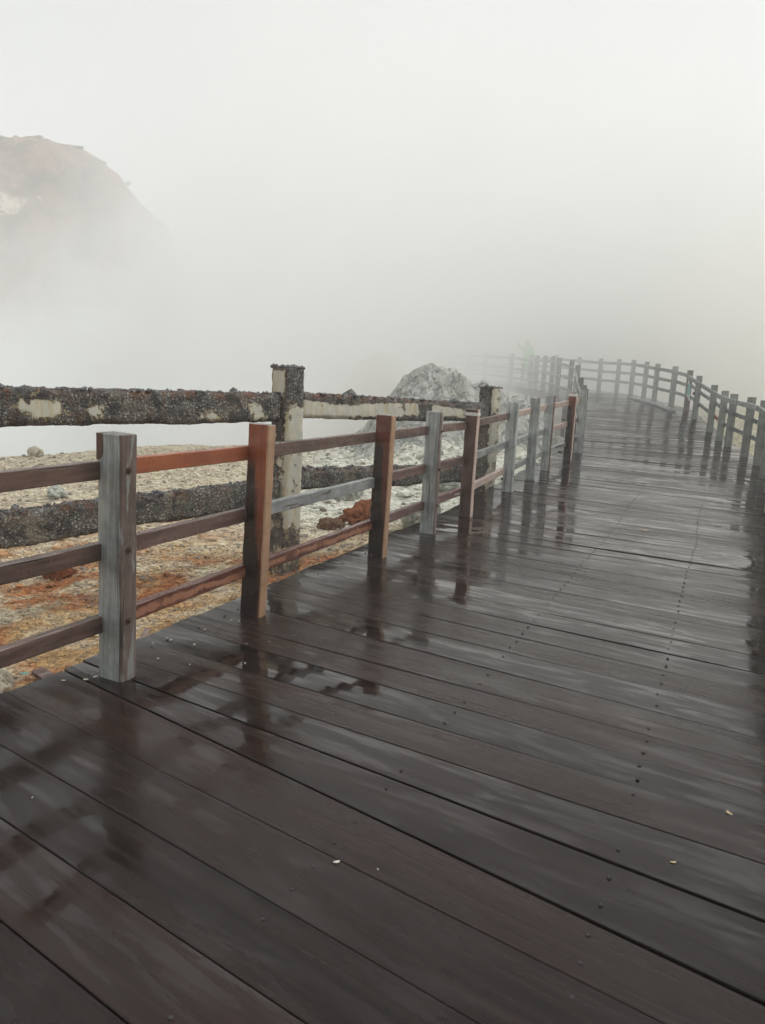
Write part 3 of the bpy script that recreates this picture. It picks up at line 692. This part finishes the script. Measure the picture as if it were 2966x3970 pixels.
# ------------------------------------------------------------------ concrete fence
def concrete_box(A, B, w, hgt, seed, paint=None, rust=True, vertical=False, rubble=60, ragged=.02):
    """beam between A and B (top centre lines) or post; returns mesh in world coordinates minus origin A"""
    A, B = Vector(A), Vector(B); d = (B - A); L = d.length; d.normalize()
    up = Vector((0, 0, 1)) if not vertical else Vector((math.sin(R(40)), math.cos(R(40)), 0)).cross(d)
    side = d.cross(up).normalized(); up = side.cross(d).normalized()
    n = int(L / .022); m = 9; k = 8
    ring = []
    for i in range(k): ring.append((-.5 + i / k, .5))
    for i in range(m): ring.append((.5, .5 - i / m))
    for i in range(k): ring.append((.5 - i / k, -.5))
    for i in range(m): ring.append((-.5, -.5 + i / m))
    RN = len(ring); pts = []; wear = []
    for j in range(n + 1):
        t = j / n * L
        for (a, b) in ring:
            pts.append(A + d * t + side * a * w + up * b * hgt); wear.append((0, 0))
    Pn = np.array([p[:] for p in pts]); rel = np.array(ring * (n + 1)); tt = np.repeat(np.linspace(0, L, n + 1), RN)
    nv = np.zeros_like(Pn); sd, ud = np.array(side[:]), np.array(up[:])
    q = np.abs(rel) / .5; ka = np.where(q[:, 0] > .98, np.sign(rel[:, 0]), 0); kb = np.where(q[:, 1] > .98, np.sign(rel[:, 1]), 0)
    nv = ka[:, None] * sd + kb[:, None] * ud
    disp = .006 * fbm(Pn[:, 0] * 9, Pn[:, 1] * 9, Pn[:, 2] * 9, o=3, s=seed) + .006 * fbm(Pn[:, 0] * 40, Pn[:, 1] * 40, Pn[:, 2] * 40, o=2, s=seed + 5)
    low = fbm(tt * 2.3, tt * 0, o=3, s=seed + 8)
    if not vertical:
        disp = disp + np.where(kb < 0, ragged * low - .01 * (vnoise(tt * 1.1, tt * 0, s=seed + 2) > .25), 0) + np.where(kb > 0, .024 * fbm(tt * 11, rel[:, 0] * 5, o=2, s=seed + 3), 0)
    corner = (np.abs(ka) + np.abs(kb)) > 1.5
    disp = np.where(corner, disp - .012, disp)
    Pn = Pn + nv * disp[:, None]
    pw = np.full(len(Pn), .0); rw = np.zeros(len(Pn))
    if paint is not None: pw = paint(tt / L, rel[:, 0], rel[:, 1], Pn)
    if rust and not vertical: rw = sstep(.18, .46, rel[:, 1]) * (.4 + .6 * (vnoise(tt * 1.5, tt * 0, s=seed + 7) > -.2))
    F = [tuple((j * RN + i, j * RN + (i + 1) % RN, (j + 1) * RN + (i + 1) % RN, (j + 1) * RN + i)) for j in range(n) for i in range(RN)]
    F.append(tuple(reversed(range(RN)))); F.append(tuple(n * RN + i for i in range(RN)))
    V = [tuple(p) for p in Pn]; mi = [0] * len(F)
    r = random.Random(seed)
    wr = [(a, b) for a, b in zip(pw, rw)]
    for k2 in range(rubble):                       # stones standing proud of the worn top
        t = r.uniform(0, L); a = r.uniform(-.5, .5) * w; s = .0072 * math.exp(r.gauss(0, .5)) * (1.25 if not vertical else 1.3)
        c = (A + d * t + side * a + up * (hgt * .5 + s * .25)) if not vertical else (B + side * a + up * r.uniform(-.5, .5) * hgt + d * s * .2)
        b0 = len(V); sx = r.uniform(.8, 1.6); rot = r.uniform(0, 6)
        for v in IV:
            q3 = Vector(v) * s * r.uniform(.6, 1.35); q3.x *= sx; q3.rotate(Quaternion((0, 0, 1), rot)); V.append(tuple(c + q3)); wr.append((0, 0))
        for f in IF: F.append(tuple(int(b0 + i) for i in f)); mi.append(1)
    me = mesh_from('concrete', V, F, [M_CONC, M_RUB], True, mi)
    at = me.attributes.new('wear', 'FLOAT_COLOR', 'POINT'); ar = np.ones((len(V), 4), np.float32); ar[:, :2] = np.array(wr); at.data.foreach_set('color', ar.ravel())
    return me
CF = thing('concrete_fence', 'crumbling dark concrete fence with exposed pebbles and peeling cream paint beside the boardwalk', 'fence')
P0, P1, P2 = (-3.85, 4.15), (-.955, 7.22), (1.40, 10.38)
def cpost(P, top, bot, seed, paint, lbl=None):
    o = link('post', concrete_box((P[0], P[1], bot), (P[0], P[1], top), .235, .235, seed, paint, False, True, 260), CF)
    if lbl: o['label'] = lbl
# camera-right faces keep a tall strip of paint, the pebbly face only flecks
def pp1(t, a, b, P):
    right = (P[:, 0] - P1[0]) * .80 - (P[:, 1] - P1[1]) * .60          # towards the boardwalk side
    p = np.where(right > .085, .52 * sstep(.93, .80, t) * sstep(.30, .42, t) + .30 * (t <= .42), .33)
    front = ((P[:, 0] - P1[0]) * -.6 - (P[:, 1] - P1[1]) * .8 > .085)
    return np.where(front & (t > .90) & (t < .985) & (np.abs(right) < .075), .55, p)
cpost(P1, 1.535, -.75, 301, pp1, 'taller post with a tall strip of grey-green paint')
cpost(P2, 1.405, -.75, 311, lambda t, a, b, P: np.where((P[:, 0] - P2[0]) * .8 - (P[:, 1] - P2[1]) * .6 > .085, .45, .22), 'far post, mostly bare dark pebbles')
cpost(P0, 1.5, -.9, 321, lambda t, a, b, P: np.full(len(P), .4))
def beam(a, b, za, zb, hgt, seed, paint, lbl=None, rub=480, name='beam', ragged=.02):
    o = link(name, concrete_box((*a, za), (*b, zb), .15, hgt, seed, paint, True, False, rub, ragged), CF)
    if lbl: o['label'] = lbl
def lerp(a, b, t): return (a[0] + (b[0] - a[0]) * t, a[1] + (b[1] - a[1]) * t)
def pt_a(t, a, b, P): return .19 + .40 * np.exp(-((t - .445) / .045) ** 2) * np.exp(-((b + .02) / .26) ** 2) + .30 * np.exp(-((t - .55) / .018) ** 2) * np.exp(-((b + .05) / .25) ** 2) + .36 * np.exp(-((t - .935) / .024) ** 2) * np.exp(-((b + .1) / .3) ** 2) + .20 * np.exp(-((t - .80) / .06) ** 2) * np.exp(-((b + .2) / .25) ** 2)
beam(lerp(P0, P1, .02), lerp(P0, P1, .965), 1.165, 1.150, .27, 331, pt_a, 'upper pebbly beam with cream paint patches')
def pt_b(t, a, b, P): return np.clip(.53 - 1.5 * np.clip(t - .78, 0, .2) - .55 * np.exp(-((t - .58) / .035) ** 2), .1, .53) - .45 * sstep(.18, .36, b + .10 * np.sin(t * 9)) - .40 * sstep(-.26, -.40, b + .06 * np.sin(t * 23)) * sstep(.12, .3, t)
beam(lerp(P1, P2, .035), lerp(P1, P2, .965), 1.175, 1.065, .245, 341, pt_b, 'upper beam with most of its cream paint left', 330, ragged=.012)
beam(lerp(P0, P1, .02), lerp(P0, P1, .965), .235, .345, .25, 351, lambda t, a, b, P: np.full(len(P), -.1), 'lower dark pebbly beam with rust')
beam(lerp(P1, P2, .035), lerp(P1, P2, .85), .45, .265, .215, 361, lambda t, a, b, P: np.full(len(P), -.1), 'broken-off lower beam', 380, 'broken_beam', .03)

# ------------------------------------------------------------------ single stones, debris, chips
def boulder(name, label, cat, loc, size, mat, seed, group=None, sub=5, amp=.28):
    bm = bmesh.new(); bmesh.ops.create_icosphere(bm, subdivisions=sub, radius=1)
    v = np.array([q.co[:] for q in bm.verts]); d = 1 + amp * 1.5 * fbm(v[:, 0] * 1.4 + seed, v[:, 1] * 1.4, v[:, 2] * 1.4, o=5, s=seed) + .16 * fbm(v[:, 0] * 3 + seed, v[:, 1] * 4, v[:, 2] * 4, o=3, s=seed + 3, ridge=True) + .06 * fbm(v[:, 0] * 11 + seed, v[:, 1] * 11, v[:, 2] * 11, o=2, s=seed + 6)
    for q, k in zip(bm.verts, d): q.co = Vector((q.co.x * k * size[0], q.co.y * k * size[1], q.co.z * k * size[2]))
    return tag(link(name, bm_mesh(name, bm, [mat], True), loc=loc, rot=(0, 0, seed * 1.7)), label, cat, group)
def gz(x, y): return float(ground_h(np.array([x]), np.array([y]))[0])
boulder('stone', 'yellowish boulder at the left edge beside the near deck planks', 'stone', (-2.235, 4.13, gz(-2.235, 4.13) + .05), (.10, .09, .10), M_BOULD, 3)
boulder('stone', 'pointed pale stone alone on the gravel crest above the far left', 'stone', (-7.95, 16.9, gz(-7.95, 16.9) + .05), (.26, .15, .14), M_BOULD, 5)
boulder('stone', 'large pale greenish boulder below the rails between russet and grey posts', 'stone', (.50, 9.7, gz(.5, 9.7) + .10), (.32, .22, .24), M_PALEB, 8)
boulder('stone', 'brown boulder beside the rusty soil heap', 'stone', (-.69, 9.95, gz(-.69, 9.95) + .0), (.17, .15, .12), M_BROWNB, 11)
boulder('stone', 'grey-green round stone in the gravel below the top rail near the grey post', 'stone', (-5.05, 11.4, gz(-5.05, 11.4) + .06), (.17, .13, .11), M_PALEB, 14)
boulder('stone', 'grey block under the broken lower concrete beam', 'stone', (-.55, 11.6, gz(-.55, 11.6) + .15), (.22, .2, .34), M_PALEB, 17)
boulder('stone', 'flat grey slab stone on the pale bank below the outcrop', 'stone', (1.05, 11.9, gz(1.05, 11.9) + .05), (.3, .18, .12), M_PALEB, 19)
boulder('soil_heap', 'rust-red crumbly soil heap behind the lower rail by the russet post', 'soil heap', (-.28, 10.45, gz(-.28, 10.45) - .07), (.46, .32, .24), M_RUST, 23, amp=.4)
boulder('soil_heap', 'low orange soil hump in the gravel under the middle rail at far left', 'soil heap', (-3.05, 6.9, gz(-3.05, 6.9) - .02), (.17, .13, .14), M_RUST, 27, amp=.4)
bm = bmesh.new(); P = [Vector((0, 0, 0)), Vector((.02, .02, .2)), Vector((.06, .03, .42)), Vector((.08, .06, .52))]
for a, b in zip(P[:-1], P[1:]):
    d = b - a; bmesh.ops.create_cone(bm, cap_ends=True, segments=6, radius1=.006, radius2=.006, depth=d.length * 1.05, matrix=Matrix.Translation((a + b) / 2) @ d.to_track_quat('Z', 'Y').to_matrix().to_4x4())
tag(link('wire', bm_mesh('wire', bm, [M_RUSTIRON]), loc=(-.20, 9.95, gz(-.2, 9.95))), 'thin rusty wire sticking up beside the rust-red soil heap', 'wire')
def slab(name, label, cat, loc, dim, rz, mat, tilt=(0, 0), group=None):
    bm = bmesh.new(); bmesh.ops.create_cube(bm, size=1, matrix=Matrix.Diagonal((*dim, 1)))
    bmesh.ops.subdivide_edges(bm, edges=[e for e in bm.edges if e.calc_length() > max(dim) * .9], cuts=7)
    r = random.Random(int(loc[0] * 1000))
    for v in bm.verts: v.co += Vector((r.uniform(-1, 1) * dim[0] * .02, r.uniform(-1, 1) * dim[1] * .12, r.uniform(-1, 1) * dim[2] * .15))
    return tag(link(name, bm_mesh(name, bm, [mat]), loc=loc, rot=(tilt[0], tilt[1], rz)), label, cat, group)
slab('wood_scrap', 'upright splintered wood chip by the deck edge right of the grey post', 'wood scrap', (-1.60, 4.86, gz(-1.6, 4.86) + .05), (.16, .05, .02), R(60), W['r_tan'], (0, R(-50)))
slab('wood_scrap', 'rotten brown board lying in gravel below the bottom rail at left', 'wood scrap', (-1.97, 4.27, gz(-1.97, 4.27) + .02), (.30, .075, .022), R(-38), W['r_purple'], (0, 0))
slab('wood_scrap', 'small reddish wood chip against the deck edge between two posts', 'wood scrap', (-1.36, 5.05, gz(-1.36, 5.05) + .03), (.12, .04, .02), R(-25), W['r_tan'], (.2, 0))
slab('plastic_scrap', 'tiny turquoise scrap in the gravel at far left', 'scrap', (-2.2, 4.42, gz(-2.2, 4.42) + .022), (.05, .016, .006), R(10), M_TURQ)
def chip(name, label, cat, x, y, s, mat, rz, group=None, flat=.22):
    bm = bmesh.new(); bmesh.ops.create_icosphere(bm, subdivisions=2, radius=1); r = random.Random(int(x * 977 + y * 131))
    for v in bm.verts:
        k = 1 + r.uniform(-.18, .18); v.co = Vector((v.co.x * s * k, v.co.y * s * .5 * k + .25 * s * (v.co.x ** 2), v.co.z * s * flat))
    return tag(link(name, bm_mesh(name, bm, [mat], True), loc=(x, y, deck_z(y) + s * flat * .8 + .002), rot=(0, 0, rz)), label, cat, group)
chip('chip', 'brightest white flake lying in a plank gap in the open foreground', 'chip', -.092, 2.098, .0115, M_CHIP, .4)
chip('leaf', 'small tan dead leaf near the right edge of the near deck', 'leaf', 1.302, 2.479, .014, M_LEAF, -1.2, None, .12)
chip('leaf', 'tiny yellowish leaf left of the tan dead leaf on the deck', 'leaf', .988, 2.176, .010, M_LEAF, .1, None, .12)
chip('leaf', 'tan leaf far up the middle of the wet deck', 'leaf', 2.805, 7.847, .035, M_LEAF, -.2, None, .12)
chip('chip', 'white flake left of the nearest grey post, farthest from it', 'chip', -1.482, 3.351, .011, M_CHIP, .2)
chip('chip', 'larger white flake on the deck close to the foot of the grey post', 'chip', -1.385, 3.373, .014, M_CHIP, .1)
chip('chip', 'curled white flake touching the foot of the grey post', 'chip', -1.352, 3.41, .014, M_CHIP, .9)
for x, y, s in ((-1.171, 2.372, .005), (-.675, 3.671, .008), (-1.141, 3.954, .010), (-1.224, 3.892, .009), (-.998, 3.9, .010), (-.885, 4.335, .009), (-.835, 4.323, .009), (.037, 2.074, .0045), (-1.174, 3.979, .008), (-1.0, 4.15, .008), (-.95, 3.62, .006), (-1.13, 3.68, .007), (-.72, 3.95, .006), (-.60, 4.0, .006)):
    chip('chip', 'tiny white flake scattered on the wet planks beside the left railing', 'chip', x, y, s, M_CHIP, random.uniform(0, 6), 'tiny flakes on the planks')

# ------------------------------------------------------------------ person in green on the far deck
def skin_body(name, J, E, mat, sub=2, root=0):
    me = bpy.data.meshes.new(name); me.from_pydata([j[0] for j in J], [], E); o = link(name, me)
    me.materials.append(mat); md = o.modifiers.new('skin', 'SKIN'); md.use_smooth_shade = True
    sv = me.skin_vertices[0].data
    for k, j in enumerate(J): sv[k].radius = (j[1], j[1] * (j[2] if len(j) > 2 else 1)); sv[k].use_root = (k == root)
    s = o.modifiers.new('sub', 'SUBSURF'); s.levels = sub; s.render_levels = sub; return o
M_SKIN = plain('skin', (.42, .25, .17), .55, 0, .1); M_RAIN = plain('light_green_raincoat', (.10, .66, .12), .4, 0, .12, 8); M_TROUS = plain('grey_trousers', (.10, .12, .11), .7); M_HAIR = plain('dark_hair', (.02, .017, .015), .5)
px_, py_ = 5.55, 31.0; pz_ = deck_z(py_)
PERS = thing('person', 'person in a light green raincoat with one arm raised, fading in steam', 'person', (px_, py_, pz_))
J = [((0, 0, .93), .13, .8), ((0, 0, 1.12), .13, .8), ((0, .01, 1.33), .15, .75), ((0, .01, 1.47), .06), ((0, -.01, 1.56), .075), ((0, -.015, 1.66), .088), ((0, -.01, 1.74), .055),
     ((-.17, 0, 1.40), .058), ((-.33, -.10, 1.36), .045), ((-.42, -.16, 1.60), .034), ((-.43, -.17, 1.69), .026),
     ((.17, 0, 1.40), .058), ((.25, .02, 1.14), .045), ((.24, -.10, .93), .034), ((.235, -.13, .85), .028),
     ((-.09, 0, .86), .088), ((-.11, -.01, .48), .062), ((-.115, .03, .09), .042), ((-.12, -.12, .03), .035), ((.09, 0, .86), .088), ((.13, -.06, .49), .062), ((.16, .06, .09), .042), ((.17, -.09, .03), .035), ((0, -.10, 1.63), .018)]
E_ = [(0, 1), (1, 2), (2, 3), (3, 4), (4, 5), (5, 6), (2, 7), (7, 8), (8, 9), (9, 10), (2, 11), (11, 12), (12, 13), (13, 14), (0, 15), (15, 16), (16, 17), (17, 18), (0, 19), (19, 20), (20, 21), (21, 22), (5, 23)]
o = skin_body('body', J, E_, M_SKIN); o.parent = PERS
coat = skin_body('raincoat', [((0, 0, .62), .20, .75), ((0, 0, .93), .185, .75), ((0, .01, 1.15), .165, .75), ((0, .01, 1.36), .165, .75), ((0, .01, 1.47), .085), ((0, .03, 1.58), .118), ((0, .02, 1.69), .112), ((0, .02, 1.76), .06), ((-.17, 0, 1.41), .075), ((-.33, -.10, 1.37), .062), ((-.415, -.155, 1.57), .052), ((.17, 0, 1.41), .075), ((.255, .02, 1.14), .064), ((.245, -.09, .95), .055)], [(0, 1), (1, 2), (2, 3), (3, 4), (4, 5), (5, 6), (6, 7), (3, 8), (8, 9), (9, 10), (3, 11), (11, 12), (12, 13)], M_RAIN, 2, 1); coat.parent = PERS
trs = skin_body('trousers', [((0, 0, .80), .13, .8), ((-.095, 0, .74), .10), ((-.112, -.01, .48), .078), ((-.116, .03, .12), .06), ((.095, 0, .74), .10), ((.132, -.06, .49), .078), ((.16, .055, .12), .06)], [(0, 1), (1, 2), (2, 3), (0, 4), (4, 5), (5, 6)], M_TROUS, 1); trs.parent = PERS

# ------------------------------------------------------------------ board across the pool
SG = thing('signboard', 'faded signboard with two rows of yellow lettering across the steaming pool', 'sign', (-20.4, 55, 0))
M_PANEL = plain('pale_sign_panel', (.34, .40, .38), .6, 0, .15, 2); M_YEL = plain('yellow_lettering', (.75, .62, .10), .5, 0, .1); M_POST = plain('sign_post_metal', (.2, .2, .2), .5)
def boxp(name, loc, dim, mat, parent):
    bm = bmesh.new(); bmesh.ops.create_cube(bm, size=1, matrix=Matrix.Diagonal((*dim, 1))); bmesh.ops.bevel(bm, geom=bm.edges[:], offset=min(dim) * .2, segments=1, affect='EDGES')
    return link(name, bm_mesh(name, bm, [mat]), parent, loc)
gs = -2.9
pn = boxp('panel', (0, 0, 4.4), (4.85, .12, 1.55), M_PANEL, SG)
boxp('top_edge', (0, -.02, 5.21), (4.95, .2, .08), M_WHITE, SG)
for sx in (-1, 1): boxp('post', (sx * 2.1, .14, (3.9 + gs) / 2), (.16, .14, 3.9 - gs), M_POST, SG)
def letters(z, x0, x1, n, h, seed):
    r = random.Random(seed); bm = bmesh.new(); w = (x1 - x0) / n
    for k in range(n):
        cx = x0 + w * (k + .5)
        for s in (-1, 1):
            if s == 1 and r.random() < .25: continue
            bmesh.ops.create_cube(bm, size=1, matrix=Matrix.Translation((cx + s * w * .26, -.075, z)) @ Matrix.Diagonal((w * .22, .03, h, 1)))
        bmesh.ops.create_cube(bm, size=1, matrix=Matrix.Translation((cx, -.074, z + r.choice((-.4, 0, .4)) * h)) @ Matrix.Diagonal((w * .5, .026, h * .2, 1)))
    link('lettering', bm_mesh('lettering', bm, [M_YEL]), SG)
letters(4.72, -1.25, 1.65, 8, .46, 3); letters(4.08, -1.55, 1.75, 10, .46, 8)

# ------------------------------------------------------------------ air
def volume(name, dens_fn, color=(.99, .995, .99), aniso=0.0):
    m = bpy.data.materials.new(name); m.use_nodes = True; t = m.node_tree; t.nodes.remove(t.nodes['Principled BSDF'])
    v = t.nodes.new('ShaderNodeVolumePrincipled'); v.inputs['Color'].default_value = (*color, 1); v.inputs['Anisotropy'].default_value = aniso
    t.links.new(v.outputs[0], t.nodes['Material Output'].inputs['Volume'])
    q = NT.__new__(NT); q.m, q.t = m, t
    d = dens_fn(q); q.put(v.inputs['Density'], d); return m
def box_obj(name, lo, hi, mat):
    bm = bmesh.new(); lo, hi = Vector(lo), Vector(hi)
    bmesh.ops.create_cube(bm, size=1, matrix=Matrix.Translation((lo + hi) / 2) @ Matrix.Diagonal((*(hi - lo), 1)))
    return link(name, bm_mesh(name, bm, [mat]))
HAZE_K = .0042
tag(box_obj('haze', (-106, -22, -6.5), (106, 126, 27), volume('haze_air', lambda q: HAZE_K)), 'even pale haze filling the crater air', 'haze', kind='stuff')
def steam_bank(q):
    pos = q.geo(); x, y, z = q.sep(pos)
    n = q.noise(pos, .10, 4, .6)
    front = q.math('ADD', y, q.math('MULTIPLY_ADD', n, -9.0, 4.5))
    near = q.ramp(q.math('ADD', front, q.math('MULTIPLY', q.math('SUBTRACT', x, 6.0), -.25)), 17.1, 28.8)
    lat = q.ramp(q.math('ADD', x, q.math('ADD', q.math('MULTIPLY', y, .255), q.math('MULTIPLY_ADD', n, 16.0, -8.0))), -3.6, 6.6)
    top = q.ramp(z, 3.0, 16.0, 1, .10)
    d = q.math('MULTIPLY', q.math('MULTIPLY', near, lat), top)
    return q.math('MULTIPLY', d, q.math('MULTIPLY', q.math('MULTIPLY_ADD', q.ramp(n, .32, .66), .20, .12), q.ramp(q.noise(pos, .2, 5, .65, 1.5), .32, .66, .45, 1.4)))
def steam_pool(q):
    pos = q.geo(); x, y, z = q.sep(pos)
    n = q.noise(pos, .12, 4, .62)
    near = q.math('MULTIPLY', q.ramp(y, 17.0, 24.0), q.ramp(y, 46, 54, 1, 0))
    hgt = q.math('ADD', z, q.math('MULTIPLY_ADD', n, -22.0, 11.0))
    top = q.ramp(hgt, -2.0, 8.0, 1, 0)
    right = q.ramp(x, -4.0, 0.5, 1, 0)
    patch = q.math('MULTIPLY', q.ramp(q.noise(pos, .085, 4, .6, 1.2), .41, .58), .16)
    thin = q.math('MULTIPLY', q.ramp(z, 12.0, 20.0, 1, 0), q.math('MULTIPLY', q.ramp(n, .3, .65), .026))
    return q.math('MULTIPLY', q.math('MULTIPLY', near, right), q.math('ADD', q.math('MULTIPLY', top, patch), thin))
tag(box_obj('steam_bank', (-30, 16, -5), (60, 74, 24), volume('steam_bank_vapour', steam_bank, (.998, .998, .995), 0.0)), 'thick white steam drifting over the far boardwalk', 'steam', kind='stuff')
tag(box_obj('pool_steam', (-70, 16.2, -4.5), (1, 54.5, 21), volume('pool_steam_vapour', steam_pool, (.996, .998, .998), 0.0)), 'white steam rising off the crater pool', 'steam', kind='stuff')

# ------------------------------------------------------------------ sky, sun, camera
SUN_EL, SUN_AZ = 52, 70                                    # azimuth measured from +y towards +x
w = bpy.data.worlds.new('World'); scene.world = w; w.use_nodes = True; t = w.node_tree; bg = t.nodes['Background']
sky = t.nodes.new('ShaderNodeTexSky'); sky.sky_type = 'NISHITA'; sky.sun_disc = False; sky.sun_elevation = R(SUN_EL); sky.sun_rotation = R(SUN_AZ); sky.dust_density = 5; sky.air_density = 1
hs = t.nodes.new('ShaderNodeHueSaturation'); hs.inputs['Saturation'].default_value = .12; t.links.new(sky.outputs[0], hs.inputs['Color'])
tc = t.nodes.new('ShaderNodeTexCoord'); sp = t.nodes.new('ShaderNodeSeparateXYZ'); t.links.new(tc.outputs['Generated'], sp.inputs[0])
mr = t.nodes.new('ShaderNodeMapRange'); mr.inputs[1].default_value = -.05; mr.inputs[2].default_value = .75; mr.inputs[3].default_value = 6.4; mr.inputs[4].default_value = 4.3; t.links.new(sp.outputs[2], mr.inputs[0])
oc = t.nodes.new('ShaderNodeVectorMath'); oc.operation = 'SCALE'; oc.inputs[0].default_value = (.98, 1.0, .99); t.links.new(mr.outputs[0], oc.inputs['Scale'])
mx = t.nodes.new('ShaderNodeMix'); mx.data_type = 'RGBA'; mx.inputs[0].default_value = .75; t.links.new(hs.outputs[0], mx.inputs[6]); t.links.new(oc.outputs[0], mx.inputs[7])   # cloud deck over the clear sky
t.links.new(mx.outputs[2], bg.inputs[0]); bg.inputs[1].default_value = .15
sl = bpy.data.lights.new('sun', 'SUN'); sl.energy = 1.4; sl.angle = R(45); sl.color = (1, 1, .985)
so = bpy.data.objects.new('sun', sl); COL.objects.link(so)
sd = Vector((math.sin(R(SUN_AZ)) * math.cos(R(SUN_EL)), math.cos(R(SUN_AZ)) * math.cos(R(SUN_EL)), math.sin(R(SUN_EL))))
so.rotation_euler = sd.to_track_quat('Z', 'Y').to_euler(); so.location = (0, 0, 30)
cam = bpy.data.cameras.new('camera'); co = bpy.data.objects.new('camera', cam); COL.objects.link(co); scene.camera = co
cam.sensor_fit = 'HORIZONTAL'; cam.sensor_width = 36; cam.lens = 36 * 2900 / 2966; cam.clip_end = 600; cam.clip_start = .05
r, u, f = Vector((.998927, .008292, .045556)), Vector((-.046304, .178885, .98278)), Vector((0, .983835, -.179077))
m = Matrix((r, u, -f)).transposed().to_4x4(); m.translation = (0, 0, 1.5); co.matrix_world = m
scene.view_settings.view_transform = 'Standard'; scene.view_settings.look = 'None'; scene.view_settings.gamma = 1; scene.view_settings.exposure = .20
scene.render.engine = 'CYCLES'; cy = scene.cycles
cy.max_bounces = 14; cy.diffuse_bounces = 2; cy.glossy_bounces = 3; cy.volume_bounces = 12; cy.transmission_bounces = 2
cy.volume_step_rate = 1.5; cy.volume_max_steps = 96
cy.use_adaptive_sampling = True; cy.adaptive_threshold = .02
cy.use_denoising = True; cy.denoiser = 'OPENIMAGEDENOISE'
cy.caustics_reflective = False; cy.caustics_refractive = False
